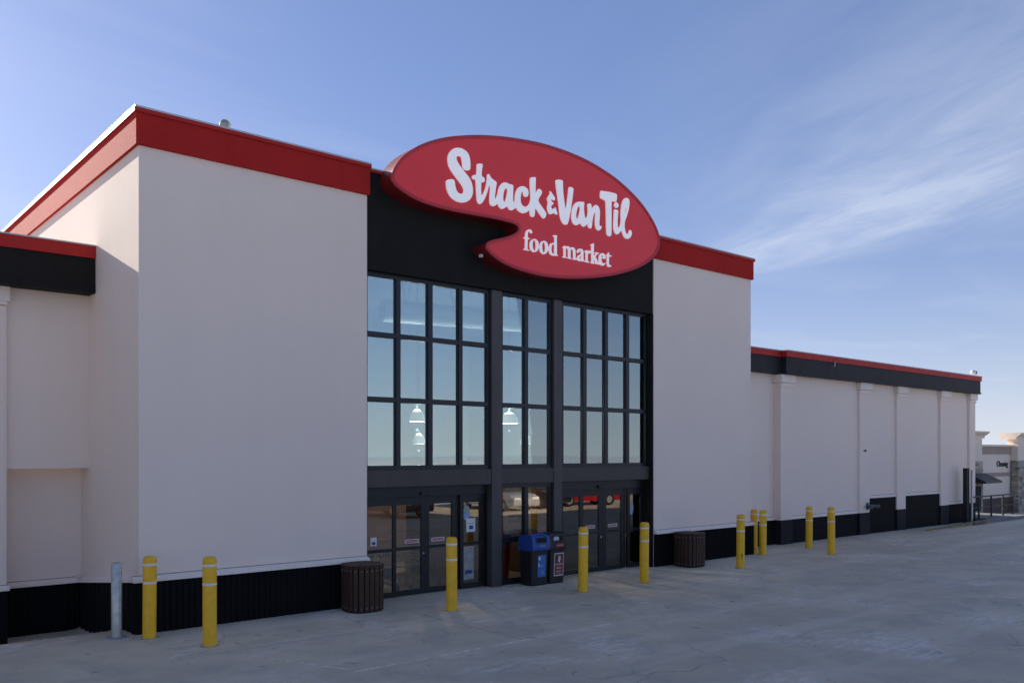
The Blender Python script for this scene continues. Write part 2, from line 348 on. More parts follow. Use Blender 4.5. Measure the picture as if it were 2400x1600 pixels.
SIGN_LETTERS = [
 ([[(6.234,9.3),(6.132,9.262),(6.051,9.193),(5.995,9.11),(5.976,9.021),(5.982,8.941),(6.013,8.858),(6.082,8.771),(6.183,8.681),(6.284,8.595),(6.355,8.522),(6.387,8.457),(6.38,8.404),(6.342,8.372),(6.297,8.36),(6.253,8.365),(6.208,8.397),(6.177,8.456),(6.158,8.534),(6.145,8.597),(6.114,8.618),(6.057,8.613),(5.97,8.582),(5.939,8.55),(5.936,8.49),(5.951,8.402),(5.988,8.319),(6.051,8.25),(6.132,8.205),(6.234,8.183),(6.348,8.187),(6.451,8.219),(6.541,8.282),(6.6,8.365),(6.626,8.462),(6.619,8.564),(6.587,8.66),(6.528,8.741),(6.451,8.807),(6.361,8.875),(6.272,8.953),(6.215,9.022),(6.196,9.079),(6.215,9.118),(6.259,9.135),(6.303,9.138),(6.335,9.099),(6.348,9.031),(6.358,8.951),(6.38,8.905),(6.419,8.884),(6.477,8.884),(6.535,8.901),(6.557,8.942),(6.561,9.035),(6.548,9.135),(6.515,9.22),(6.457,9.274),(6.374,9.301),(6.303,9.308)]]),
 ([[(6.75,9.076),(6.737,9.021),(6.733,8.938),(6.726,8.864),(6.711,8.838),(6.645,8.818),(6.613,8.789),(6.617,8.749),(6.652,8.737),(6.695,8.734),(6.708,8.705),(6.717,8.594),(6.726,8.482),(6.734,8.37),(6.744,8.299),(6.776,8.253),(6.816,8.242),(6.856,8.263),(6.909,8.325),(6.962,8.413),(7.009,8.516),(7.042,8.616),(7.063,8.683),(7.08,8.697),(7.096,8.679),(7.103,8.617),(7.09,8.51),(7.083,8.404),(7.083,8.331),(7.103,8.288),(7.137,8.268),(7.184,8.266),(7.232,8.285),(7.266,8.318),(7.289,8.338),(7.314,8.326),(7.348,8.285),(7.389,8.256),(7.437,8.252),(7.493,8.28),(7.541,8.315),(7.569,8.331),(7.597,8.315),(7.625,8.282),(7.66,8.269),(7.709,8.274),(7.758,8.301),(7.808,8.337),(7.836,8.342),(7.871,8.311),(7.928,8.278),(8.014,8.266),(8.101,8.287),(8.173,8.333),(8.217,8.362),(8.236,8.349),(8.238,8.295),(8.246,8.253),(8.29,8.233),(8.333,8.236),(8.363,8.263),(8.378,8.331),(8.385,8.409),(8.4,8.444),(8.429,8.428),(8.496,8.363),(8.57,8.299),(8.63,8.26),(8.667,8.263),(8.705,8.301),(8.723,8.359),(8.723,8.381),(8.675,8.439),(8.592,8.512),(8.51,8.585),(8.484,8.635),(8.51,8.695),(8.563,8.771),(8.592,8.832),(8.57,8.877),(8.518,8.894),(8.481,8.882),(8.444,8.831),(8.414,8.781),(8.4,8.806),(8.4,8.915),(8.404,9.025),(8.407,9.113),(8.385,9.129),(8.275,9.103),(8.243,9.069),(8.238,8.97),(8.246,8.841),(8.257,8.713),(8.257,8.615),(8.231,8.533),(8.173,8.458),(8.101,8.42),(8.036,8.422),(7.986,8.456),(7.96,8.515),(7.957,8.601),(7.971,8.679),(8.0,8.739),(8.029,8.739),(8.043,8.693),(8.065,8.649),(8.115,8.64),(8.166,8.668),(8.19,8.732),(8.173,8.805),(8.122,8.844),(8.05,8.859),(7.986,8.85),(7.914,8.814),(7.857,8.754),(7.822,8.683),(7.803,8.604),(7.801,8.529),(7.786,8.462),(7.769,8.437),(7.751,8.455),(7.737,8.527),(7.737,8.634),(7.744,8.743),(7.741,8.807),(7.716,8.828),(7.646,8.825),(7.576,8.838),(7.506,8.837),(7.451,8.818),(7.396,8.77),(7.355,8.709),(7.327,8.64),(7.307,8.562),(7.279,8.483),(7.252,8.431),(7.232,8.432),(7.225,8.494),(7.239,8.591),(7.259,8.701),(7.273,8.782),(7.245,8.808),(7.184,8.828),(7.13,8.853),(7.096,8.888),(7.069,8.919),(7.045,8.925),(7.018,8.898),(7.016,8.83),(7.002,8.733),(6.982,8.646),(6.942,8.544),(6.896,8.462),(6.862,8.441),(6.849,8.459),(6.849,8.568),(6.849,8.672),(6.862,8.716),(6.909,8.723),(6.942,8.747),(6.942,8.794),(6.922,8.827),(6.882,8.834),(6.862,8.861),(6.866,8.945),(6.88,9.031),(6.885,9.089),(6.869,9.103)],[(7.541,8.719),(7.499,8.679),(7.472,8.615),(7.458,8.528),(7.458,8.454),(7.479,8.415),(7.506,8.415),(7.534,8.468),(7.562,8.558),(7.583,8.647),(7.583,8.701),(7.565,8.721)]]),
 ([[(8.831,8.899),(8.846,8.872),(8.831,8.831),(8.793,8.784),(8.763,8.729),(8.763,8.685),(8.786,8.656),(8.778,8.599),(8.763,8.541),(8.771,8.475),(8.793,8.424),(8.831,8.392),(8.877,8.394),(8.922,8.419),(8.968,8.433),(9.014,8.424),(9.052,8.414),(9.072,8.435),(9.052,8.482),(9.029,8.533),(9.011,8.572),(8.991,8.549),(8.953,8.531),(8.915,8.518),(8.884,8.535),(8.877,8.567),(8.899,8.604),(8.937,8.628),(8.95,8.658),(8.922,8.67),(8.892,8.681),(8.874,8.711),(8.877,8.739),(8.907,8.739),(8.953,8.722),(8.991,8.738),(8.996,8.778),(8.96,8.822),(8.922,8.854),(8.892,8.881),(8.858,8.902)]]),
 ([[(9.022,9.18),(9.029,9.103),(9.052,8.974),(9.083,8.834),(9.114,8.672),(9.137,8.519),(9.16,8.4),(9.199,8.305),(9.254,8.247),(9.324,8.231),(9.387,8.253),(9.418,8.309),(9.45,8.405),(9.481,8.536),(9.513,8.677),(9.545,8.842),(9.568,8.983),(9.584,9.1),(9.545,9.126),(9.473,9.129),(9.437,9.094),(9.426,9.001),(9.402,8.861),(9.379,8.721),(9.355,8.626),(9.332,8.577),(9.316,8.619),(9.3,8.706),(9.277,8.826),(9.254,8.968),(9.246,9.101),(9.243,9.202),(9.215,9.23),(9.122,9.225),(9.052,9.205)]]),
 ([[(9.938,8.853),(9.93,8.742),(9.938,8.628),(9.955,8.539),(9.979,8.497),(10.02,8.51),(10.053,8.568),(10.069,8.663),(10.064,8.755),(10.058,8.829),(10.094,8.859),(10.151,8.863),(10.176,8.839),(10.184,8.788),(10.201,8.751),(10.234,8.797),(10.284,8.847),(10.342,8.87),(10.401,8.857),(10.451,8.802),(10.468,8.711),(10.463,8.605),(10.451,8.498),(10.451,8.416),(10.476,8.391),(10.519,8.404),(10.527,8.382),(10.502,8.331),(10.46,8.291),(10.409,8.28),(10.359,8.301),(10.326,8.36),(10.312,8.451),(10.317,8.568),(10.326,8.663),(10.317,8.708),(10.292,8.692),(10.259,8.628),(10.226,8.529),(10.206,8.433),(10.193,8.349),(10.168,8.287),(10.118,8.285),(10.077,8.318),(10.064,8.362),(10.028,8.362),(9.987,8.32),(9.93,8.288),(9.873,8.295),(9.833,8.334),(9.801,8.346),(9.768,8.323),(9.704,8.287),(9.64,8.279),(9.584,8.304),(9.545,8.354),(9.529,8.43),(9.532,8.522),(9.552,8.628),(9.592,8.715),(9.656,8.789),(9.736,8.832),(9.833,8.853),(9.898,8.86)],[(9.776,8.743),(9.728,8.7),(9.696,8.631),(9.675,8.547),(9.675,8.467),(9.696,8.431),(9.728,8.437),(9.76,8.505),(9.793,8.602),(9.809,8.686),(9.804,8.736)]]),
 ([[(10.519,9.242),(10.629,9.251),(10.765,9.266),(10.92,9.272),(11.025,9.269),(11.063,9.246),(11.063,9.175),(11.051,9.113),(11.025,9.072),(10.964,9.073),(10.894,9.066),(10.877,9.021),(10.872,8.902),(10.872,8.736),(10.872,8.546),(10.872,8.38),(10.865,8.261),(10.843,8.216),(10.782,8.203),(10.723,8.226),(10.705,8.294),(10.697,8.434),(10.693,8.61),(10.688,8.786),(10.68,8.937),(10.671,9.018),(10.62,9.044),(10.552,9.055),(10.493,9.073),(10.485,9.136),(10.49,9.207)]]),
 ([[(11.033,9.062),(10.998,9.032),(10.976,8.986),(10.998,8.948),(11.051,8.932),(11.103,8.956),(11.126,9.002),(11.103,9.045),(11.063,9.062)]]),
 ([[(10.981,8.88),(10.969,8.836),(10.964,8.728),(10.955,8.596),(10.952,8.477),(10.964,8.384),(10.998,8.318),(11.059,8.292),(11.121,8.314),(11.182,8.372),(11.226,8.415),(11.253,8.384),(11.297,8.307),(11.359,8.251),(11.439,8.243),(11.52,8.27),(11.583,8.341),(11.606,8.405),(11.583,8.456),(11.547,8.478),(11.511,8.45),(11.493,8.393),(11.439,8.354),(11.386,8.381),(11.355,8.449),(11.341,8.542),(11.35,8.64),(11.394,8.744),(11.448,8.862),(11.493,8.99),(11.516,9.115),(11.511,9.199),(11.466,9.239),(11.394,9.237),(11.332,9.208),(11.279,9.144),(11.238,9.04),(11.217,8.917),(11.208,8.795),(11.217,8.677),(11.2,8.566),(11.156,8.475),(11.112,8.462),(11.091,8.524),(11.091,8.643),(11.103,8.777),(11.112,8.862),(11.077,8.885),(11.025,8.884)],[(11.409,9.053),(11.386,8.995),(11.368,8.908),(11.362,8.822),(11.38,8.838),(11.409,8.915),(11.423,9.002),(11.421,9.05)]]),
 ([[(8.05,7.729),(8.095,7.755),(8.101,7.809),(8.114,7.86),(8.146,7.903),(8.198,7.933),(8.25,7.938),(8.289,7.917),(8.302,7.885),(8.282,7.863),(8.25,7.867),(8.23,7.893),(8.204,7.899),(8.178,7.875),(8.169,7.82),(8.169,7.753),(8.224,7.74),(8.23,7.724),(8.172,7.717),(8.166,7.675),(8.159,7.577),(8.159,7.491),(8.211,7.484),(8.211,7.467),(8.127,7.464),(8.05,7.464),(8.05,7.479),(8.088,7.497),(8.095,7.587),(8.099,7.674),(8.099,7.715),(8.054,7.715)]]),
 ([[(8.341,7.746),(8.289,7.718),(8.243,7.658),(8.234,7.589),(8.243,7.523),(8.282,7.475),(8.341,7.455),(8.393,7.463),(8.452,7.501),(8.491,7.57),(8.495,7.639),(8.478,7.709),(8.426,7.745),(8.38,7.752)],[(8.341,7.717),(8.321,7.68),(8.312,7.62),(8.321,7.544),(8.347,7.499),(8.38,7.49),(8.406,7.518),(8.416,7.583),(8.413,7.655),(8.393,7.711),(8.364,7.726)]]),
 ([[(8.63,7.746),(8.577,7.72),(8.538,7.66),(8.524,7.594),(8.531,7.527),(8.571,7.474),(8.63,7.452),(8.684,7.462),(8.744,7.505),(8.78,7.574),(8.783,7.644),(8.764,7.71),(8.717,7.747),(8.67,7.754)],[(8.624,7.713),(8.606,7.676),(8.601,7.611),(8.61,7.539),(8.633,7.498),(8.668,7.491),(8.69,7.517),(8.704,7.583),(8.7,7.651),(8.681,7.707),(8.65,7.724)]]),
 ([[(8.946,7.921),(9.048,7.938),(9.051,7.854),(9.055,7.735),(9.055,7.616),(9.055,7.516),(9.082,7.498),(9.082,7.483),(9.007,7.468),(8.994,7.483),(8.953,7.462),(8.899,7.464),(8.845,7.49),(8.815,7.55),(8.811,7.618),(8.831,7.681),(8.872,7.727),(8.926,7.75),(8.977,7.753),(8.987,7.774),(8.987,7.844),(8.983,7.893),(8.95,7.902)],[(8.98,7.719),(8.946,7.728),(8.912,7.703),(8.888,7.65),(8.885,7.58),(8.905,7.524),(8.946,7.5),(8.977,7.51),(8.983,7.565),(8.983,7.645)]]),
 ([[(9.248,7.705),(9.31,7.746),(9.331,7.738),(9.335,7.713),(9.38,7.743),(9.429,7.745),(9.464,7.728),(9.481,7.71),(9.527,7.742),(9.584,7.746),(9.626,7.727),(9.65,7.68),(9.654,7.605),(9.654,7.513),(9.697,7.491),(9.697,7.474),(9.577,7.467),(9.574,7.482),(9.591,7.504),(9.588,7.585),(9.584,7.655),(9.562,7.692),(9.523,7.696),(9.495,7.672),(9.492,7.601),(9.492,7.5),(9.527,7.485),(9.523,7.469),(9.408,7.47),(9.408,7.486),(9.422,7.505),(9.422,7.58),(9.422,7.661),(9.401,7.693),(9.366,7.698),(9.341,7.679),(9.338,7.598),(9.338,7.498),(9.373,7.488),(9.373,7.471),(9.241,7.469),(9.241,7.484),(9.275,7.504),(9.275,7.589),(9.275,7.674),(9.252,7.685)]]),
 ([[(9.711,7.664),(9.719,7.706),(9.761,7.74),(9.826,7.754),(9.884,7.741),(9.912,7.699),(9.912,7.622),(9.912,7.53),(9.934,7.498),(9.927,7.476),(9.876,7.462),(9.848,7.48),(9.812,7.46),(9.754,7.462),(9.716,7.492),(9.711,7.537),(9.74,7.577),(9.804,7.611),(9.84,7.632),(9.84,7.683),(9.819,7.716),(9.79,7.711),(9.776,7.673),(9.747,7.647),(9.719,7.645)],[(9.84,7.596),(9.797,7.575),(9.783,7.537),(9.797,7.504),(9.83,7.508),(9.843,7.541)]]),
 ([[(9.963,7.717),(10.036,7.753),(10.05,7.74),(10.053,7.704),(10.094,7.747),(10.138,7.753),(10.16,7.731),(10.153,7.699),(10.116,7.685),(10.087,7.689),(10.062,7.66),(10.058,7.582),(10.058,7.505),(10.101,7.491),(10.101,7.47),(9.96,7.468),(9.96,7.484),(9.992,7.506),(9.995,7.593),(9.995,7.68),(9.966,7.697)]]),
 ([[(10.153,7.9),(10.241,7.941),(10.263,7.942),(10.263,7.839),(10.259,7.735),(10.259,7.642),(10.3,7.679),(10.337,7.716),(10.307,7.727),(10.315,7.743),(10.426,7.747),(10.434,7.732),(10.374,7.7),(10.337,7.659),(10.322,7.631),(10.367,7.575),(10.411,7.519),(10.456,7.489),(10.456,7.471),(10.322,7.473),(10.322,7.491),(10.3,7.545),(10.27,7.592),(10.259,7.58),(10.259,7.508),(10.278,7.485),(10.278,7.464),(10.16,7.468),(10.16,7.485),(10.189,7.508),(10.189,7.622),(10.185,7.765),(10.185,7.879),(10.156,7.885)]]),
 ([[(10.546,7.755),(10.486,7.727),(10.449,7.67),(10.437,7.595),(10.449,7.524),(10.486,7.477),(10.546,7.46),(10.606,7.473),(10.652,7.516),(10.659,7.543),(10.629,7.524),(10.584,7.517),(10.539,7.542),(10.521,7.597),(10.516,7.633),(10.599,7.637),(10.659,7.638),(10.662,7.69),(10.637,7.739),(10.591,7.758)],[(10.546,7.72),(10.527,7.692),(10.521,7.659),(10.584,7.662),(10.587,7.695),(10.572,7.721)]]),
 ([[(10.69,7.726),(10.735,7.764),(10.766,7.805),(10.784,7.808),(10.789,7.751),(10.865,7.746),(10.865,7.72),(10.789,7.714),(10.784,7.624),(10.781,7.55),(10.799,7.516),(10.834,7.505),(10.865,7.504),(10.857,7.482),(10.804,7.461),(10.75,7.467),(10.72,7.505),(10.72,7.594),(10.72,7.715),(10.693,7.711)]]),
]

# ================================================================== GROUND
def ground_z(x, y):
    z = 0.0
    def ss(t): t = max(0.0, min(1.0, t)); return t * t * (3 - 2 * t)
    z -= 0.42 * ss((y - 0.3) / 2.6) * ss((0.6 - x) / 0.8)           # dips towards the left wing
    z -= 1.0 * ss((x - 39.5) / 11.0)                                # falls away past the far end
    return z
def ground_mat():
    m = bpy.data.materials.new("worn_pavement"); m.use_nodes = True
    N, L = m.node_tree.nodes, m.node_tree.links; b = N['Principled BSDF']
    geo = N.new('ShaderNodeNewGeometry')
    def noise(sc, det, rough=0.6, dist=0.0, scale=(1, 1, 1)):
        mp = N.new('ShaderNodeMapping'); mp.inputs['Scale'].default_value = scale
        L.new(geo.outputs['Position'], mp.inputs['Vector'])
        n = N.new('ShaderNodeTexNoise'); n.inputs['Scale'].default_value = sc; n.inputs['Detail'].default_value = det
        n.inputs['Roughness'].default_value = rough; n.inputs['Distortion'].default_value = dist
        L.new(mp.outputs[0], n.inputs['Vector']); return n.outputs['Fac']
    def rng(v, a, b_, lo, hi):
        r = N.new('ShaderNodeMapRange'); r.interpolation_type = 'SMOOTHSTEP'
        for i, k in enumerate((a, b_, lo, hi)): r.inputs[i + 1].default_value = k
        L.new(v, r.inputs[0]); return r.outputs[0]
    def mixc(f, a, c):
        x = N.new('ShaderNodeMix'); x.data_type = 'RGBA'
        if isinstance(f, float): x.inputs[0].default_value = f
        else: L.new(f, x.inputs[0])
        for i, k in ((6, a), (7, c)):
            if isinstance(k, tuple): x.inputs[i].default_value = (*k, 1)
            else: L.new(k, x.inputs[i])
        return x.outputs[2]
    def mth(op, a, c):
        x = N.new('ShaderNodeMath'); x.operation = op
        for i, k in enumerate((a, c)):
            if isinstance(k, (int, float)): x.inputs[i].default_value = k
            else: L.new(k, x.inputs[i])
        return x.outputs[0]
    c = mixc(rng(noise(0.22, 7, 0.62), 0.34, 0.66, 0, 1), (0.58, 0.485, 0.35), (0.74, 0.62, 0.445))
    c = mixc(rng(noise(1.1, 8, 0.65, 0.4), 0.38, 0.7, 0, 0.7), c, (0.48, 0.42, 0.33))
    # tyre-polished bands run along the front of the shop
    c = mixc(rng(noise(0.55, 6, 0.6, 0.3, (0.16, 1.6, 1)), 0.48, 0.70, 0, 0.55), c, (0.82, 0.70, 0.55))
    # road salt dried into pale blooms
    salt = mth('MULTIPLY', rng(noise(0.45, 5, 0.6, 0.5), 0.51, 0.66, 0, 1), rng(noise(5.0, 6, 0.7, 0, (0.5, 1.6, 1)), 0.42, 0.64, 0, 1))
    c = mixc(mth('MULTIPLY', salt, 0.85), c, (0.86, 0.76, 0.68))
    salt2 = mth('MULTIPLY', rng(noise(1.7, 4, 0.6), 0.58, 0.68, 0, 1), rng(noise(14.0, 4, 0.7, 0, (0.4, 1.6, 1)), 0.5, 0.62, 0, 1))
    c = mixc(mth('MULTIPLY', salt2, 0.6), c, (0.84, 0.74, 0.66))
    # dark oil spots and aggregate
    c = mixc(mth('MULTIPLY', rng(noise(2.6, 3, 0.5), 0.66, 0.72, 0, 1), 0.55), c, (0.21, 0.20, 0.19))
    c = mixc(rng(noise(55.0, 3, 0.7), 0.52, 0.70, 0, 0.40), c, (0.29, 0.265, 0.235))
    c = mixc(rng(noise(70.0, 2, 0.7), 0.60, 0.74, 0, 0.30), c, (0.68, 0.62, 0.57))
    # cracks
    dn = N.new('ShaderNodeTexNoise'); dn.inputs['Scale'].default_value = 0.9; dn.inputs['Detail'].default_value = 6
    L.new(geo.outputs['Position'], dn.inputs['Vector'])
    vm = N.new('ShaderNodeVectorMath'); vm.operation = 'MULTIPLY_ADD'; vm.inputs[1].default_value = (1.1, 1.1, 0)
    L.new(dn.outputs['Color'], vm.inputs[0]); L.new(geo.outputs['Position'], vm.inputs[2])
    vo = N.new('ShaderNodeTexVoronoi'); vo.feature = 'DISTANCE_TO_EDGE'; vo.inputs['Scale'].default_value = 0.42
    L.new(vm.outputs[0], vo.inputs['Vector'])
    cr = mth('MULTIPLY', rng(vo.outputs['Distance'], 0.0, 0.009, 1, 0), rng(noise(0.35, 3, 0.5), 0.50, 0.62, 0, 1))
    c = mixc(mth('MULTIPLY', cr, 0.30), c, (0.10, 0.095, 0.09))
    L.new(c, b.inputs['Base Color'])
    b.inputs['Roughness'].default_value = 0.82
    b.inputs['Specular IOR Level'].default_value = 0.35
    h = mth('SUBTRACT', mth('ADD', mth('MULTIPLY', noise(60.0, 4, 0.7), 0.5), mth('MULTIPLY', noise(7.0, 5), 0.9)), mth('MULTIPLY', cr, 1.2))
    bp = N.new('ShaderNodeBump'); bp.inputs['Strength'].default_value = 0.45; bp.inputs['Distance'].default_value = 0.012
    L.new(h, bp.inputs['Height']); L.new(bp.outputs[0], b.inputs['Normal'])
    return m
GROUND = ground_mat()
xs = sorted(set([-600, -300, -150, -80, -40, -25, -15, -10, -7, -5, -3.5, -2.5, -1.8, -1.2, -0.8, -0.5, -0.3, -0.1, 0.1, 0.3, 0.6, 1, 3, 6, 9, 12, 15, 18, 22, 26, 30, 34, 37, 39] + [39.5 + k for k in range(1, 13)] + [56, 64, 80, 120, 200, 350, 600]))
ys = sorted(set([-600, -300, -150, -80, -50, -35, -25, -18, -12, -8, -5, -3, -1.5, -0.5, 0, 0.3] + [0.3 + 0.2 * k for k in range(1, 16)] + [4, 6, 8, 12, 20, 40, 80, 160, 300, 600]))
gm = MB()
nx = len(xs)
gm.add([(x, y, ground_z(x, y)) for y in ys for x in xs],
       [(j*nx + i, j*nx + i + 1, (j+1)*nx + i + 1, (j+1)*nx + i) for j in range(len(ys) - 1) for i in range(nx - 1)], True)
ground = gm.build("parking_lot", GROUND); struct(ground)
ground.data.materials.append(mat("far_paving_hazed", (0.50, 0.51, 0.53), 0.9, var=0.10, vscale=0.05))
for p_ in ground.data.polygons:
    if p_.center.y < -28: p_.material_index = 1          # lots beyond, coloured pale to merge with the horizon haze

# concrete apron slabs in front of the shop, thin joints between them
APRON = GROUND
apron = struct(bpy.data.objects.new("pavement", None)); COL.objects.link(apron)
sx = [-0.1, 4.55, 9.2, 13.85, 18.5, 23.2, 27.9]
for i in range(len(sx) - 1):
    for (y0, y1) in ((-2.19, -0.05), (-4.44, -2.205)):
        box("slab", APRON, apron, sx[i] + 0.006, sx[i+1] - 0.006, y0, y1, -0.10, 0.009, bevel=0.006)

SEAL = mat("joint_sealant", (0.72, 0.62, 0.50), 0.9, var=0.35, vscale=6)
SEALD = mat("joint_dirt", (0.28, 0.25, 0.21), 0.95, var=0.35, vscale=6)
box("joint_filler", SEALD, apron, -0.1, 27.9, -2.2045, -2.1905, -0.05, 0.0078)
box("joint_filler", SEAL, apron, 1.45, 5.2, -4.465, -4.4405, -0.05, 0.0095)
for x_ in sx[1:-1]:
    box("joint_filler", SEALD, apron, x_ - 0.0055, x_ + 0.0055, -4.44, -0.06, -0.05, 0.0076)
MB().prism_z([(0.72, -2.58), (1.44, -4.36), (1.475, -4.35), (0.755, -2.57)], 0.0, 0.0115).build("joint_filler", SEAL, apron)
# grit blown against the walls and posts
gr = MB()
for k in range(420):
    if k < 300: gx, gy = random.uniform(-1.5, 34), -0.09 - abs(random.gauss(0, 0.16))
    else: gx, gy = random.uniform(-3, 20), random.uniform(-7, -0.3)
    if gx > 17.4: gy += 0.95
    if gx < 0: gy = random.uniform(-0.6, 2.4)
    sz = random.uniform(0.006, 0.020); gz = ground_z(gx, gy) + 0.008
    a = random.uniform(0, 6.28); pts_ = [(gx + sz*math.cos(a + q_), gy + sz*random.uniform(0.6, 1.2)*math.sin(a + q_), gz) for q_ in (0, 1.6, 3.1, 4.7)]
    gr.add(pts_ + [(gx, gy, gz + sz*0.8)], [(0, 1, 4), (1, 2, 4), (2, 3, 4), (3, 0, 4)])
go = gr.build("grit", mat("grit", (0.62, 0.58, 0.52), 0.9, var=0.5, vscale=40)); go['kind'] = 'stuff'; tag(go, "pale grit scattered along the wall base and paving", "grit")

# ================================================================== THE SHOP
shop = thing("supermarket_building", "pale stucco supermarket with red parapet band, black plinth and tall glazed entrance", "building")
BL, BR, WR = 4.33, 12.95, 17.30         # bay left, bay right, block right
ZT, ZB = 8.63, 8.05                     # red band
# --- projecting entrance block
MB().prism_z([(0, 0), (BL, 0), (BL, 0.45), (0.4, 0.45), (0.4, 26), (0, 26)], -0.8, 8.3).build("wall", STUCCO, shop)
MB().prism_z([(BR, 0), (WR, 0), (WR, 26), (WR - 0.4, 26), (WR - 0.4, 0.45), (BR, 0.45)], -0.3, 8.3).build("wall", STUCCO, shop)
p = 0.06
MB().prism_z([(-p, -p), (BL + 0.035, -p), (BL + 0.035, 0.5), (0.5, 0.5), (0.5, 26.1), (-p, 26.1)], ZB, ZT).build("parapet_band", REDF, shop)
MB().prism_z([(BR - 0.035, -p), (WR + p, -p), (WR + p, 26.1), (WR - 0.5, 26.1), (WR - 0.5, 0.5), (BR - 0.035, 0.5)], ZB, ZT).build("parapet_band", REDF, shop)
c = p + 0.035
MB().prism_z([(-c, -c), (BL + 0.05, -c), (BL + 0.05, 0.55), (0.55, 0.55), (0.55, 26.2), (-c, 26.2)], ZT - 0.055, ZT + 0.012).build("drip_edge", REDM, shop)
MB().prism_z([(BR - 0.05, -c), (WR + c, -c), (WR + c, 26.2), (WR - 0.55, 26.2), (WR - 0.55, 0.55), (BR - 0.05, 0.55)], ZT - 0.055, ZT + 0.012).build("drip_edge", REDM, shop)
c = p + 0.028
MB().prism_z([(-c, -c), (BL + 0.05, -c), (BL + 0.05, 0.55), (0.55, 0.55), (0.55, 26.2), (-c, 26.2)], ZT + 0.013, ZT + 0.045).build("sun_rim_strip", SUNRIM, shop)  # thin pale strip added to draw the sunlit rim line
MB().prism_z([(BR - 0.05, -c), (WR + c, -c), (WR + c, 26.2), (WR - 0.55, 26.2), (WR - 0.55, 0.55), (BR - 0.05, 0.55)], ZT + 0.013, ZT + 0.045).build("sun_rim_strip", SUNRIM, shop)
box("header_panel", BLACKP, shop, BL + 0.003, BR - 0.003, 0.03, 0.40, 6.61, 8.53)
box("header_cap", REDM, shop, BL + 0.052, BR - 0.052, -0.01, 0.5, 8.531, 8.585)
box("header_sun_rim", SUNRIM, shop, BL + 0.052, BR - 0.052, -0.005, 0.5, 8.586, 8.615)  # same painted sun rim above the header
box("roof", mat("roof_membrane", (0.5, 0.5, 0.5), 0.9, var=0.1), shop, 0.4, WR - 0.4, 0.5, 26, 7.75, 7.95)

# --- corrugated plinth and its pale ledge
def corrugated(name, x0, x1, y, z0, z1, pitch=0.105, dep=0.022, parent=shop, m=CORR):
    mb = MB(); pts = []; x = x0; k = 0
    while x < x1 - 1e-6:
        w = pitch
        pts += [(x, y), (x + w*0.36, y), (x + w*0.50, y - dep), (x + w*0.86, y - dep)]
        x += w
    pts = [q_ for q_ in pts if q_[0] < x1] + [(x1, y)]
    n = len(pts)
    vs = [(a, b, z0) for a, b in pts] + [(a, b, z1) for a, b in pts]
    mb.add(vs, [[i, i + 1, n + i + 1, n + i] for i in range(n - 1)])
    # backing so that it is a solid board
    mb.box(x0, x1, y + 0.001, y + 0.05, z0, z1)
    return mb.build(name, m, parent)
corrugated("plinth_sheet", -0.07, BL - 0.002, -0.052, -0.06, 0.862)
corrugated("plinth_sheet", BR + 0.002, WR + 0.06, -0.052, -0.06, 0.862)
def ledge(x0, x1, y, z, parent=shop, d=0.11, name="ledge"):
    poly = [(y, z), (y - d, z), (y - d, z + 0.045), (y, z + 0.095)]
    o = MB().prism_x(poly, x0, x1).build(name, TRIM, parent)
    box("sealant_joint", SEALD, o, x0 + 0.002, x1 - 0.002, y - 0.004, y + 0.002, z + 0.092, z + 0.106)
    return o
ledge(-0.11, BL + 0.005, -0.001, 0.863)
ledge(BR - 0.005, WR + 0.11, -0.001, 0.863)
# plinth and ledge on the left return, following the falling ground
def ss_(t): return t
n_ = 24
mbp = MB(); pts = []
for k in range(n_ * 2 + 1):
    y = 0.0 + 3.362 * k / (n_ * 2); pts.append((-0.052 - (0.022 if (k % 4) in (1, 2) else 0.0), y))
vs = [(x, y, -0.75) for x, y in pts] + [(x, y, 0.862 - 0.37 * y / 3.28) for x, y in pts]
L_ = len(pts)
mbp.add(vs, [[i + 1, i, L_ + i, L_ + i + 1] for i in range(L_ - 1)])
mbp.build("plinth_sheet", CORR, shop)
lo = MB().prism_y([(-0.001, 0), (-0.11, 0), (-0.11, 0.045), (-0.001, 0.095)], -0.0005, 3.3).build("ledge", TRIM, shop)
for v in lo.data.vertices: v.co.z += 0.863 - 0.37 * v.co.y / 3.28
# return plinth at the right end of the block
box("plinth_sheet", CORR, shop, WR + 0.001, WR + 0.05, -0.001, 1.2, -0.06, 0.862)
MB().prism_y([(WR + 0.001, 0.863), (WR + 0.11, 0.863), (WR + 0.11, 0.908), (WR + 0.001, 0.958)], 0.0, 1.16).build("ledge", TRIM, shop)

# --- left wing
FY = 2.47
box("wing_wall", STUCCO, shop, -14, -0.001, 2.90, 3.3, 2.70, 6.0)
box("wing_wall", STUCCO, shop, -14, -0.002, 3.42, 3.7, -0.8, 2.75)
box("wing_fascia", BLACKP, shop, -14, -0.004, FY, 3.6, 5.96, 6.59)
box("fascia_lip", BLACKP, shop, -14, -0.03, FY - 0.03, FY + 0.3, 5.945, 6.02)
box("fascia_band", REDM, shop, -14, -0.004, FY - 0.035, 3.6, 6.591, 6.815)
box("fascia_sun_rim", SUNRIM, shop, -14, -0.004, FY - 0.05, 3.6, 6.816, 6.84)  # bright rim of the left wing, drawn as a pale strip
box("wing_roof", MATS["roof_membrane"], shop, -14, -0.004, 3.601, 26, 6.3, 6.5)
corrugated("plinth_sheet", -14, -0.054, 3.36, -0.8, 0.49)
ledge(-14, -0.10, 3.419, 0.491, d=0.13)
box("pilaster_foot", CORR, shop, -2.62, -1.39, 2.76, 3.30, -0.8, 0.53)
ledge(-2.66, -1.36, 2.80, 0.531, d=0.07)
pl = MB().box(-2.6, -1.40, 2.80, 3.40, 0.532, 5.61).build("pilaster", STUCCO, shop)
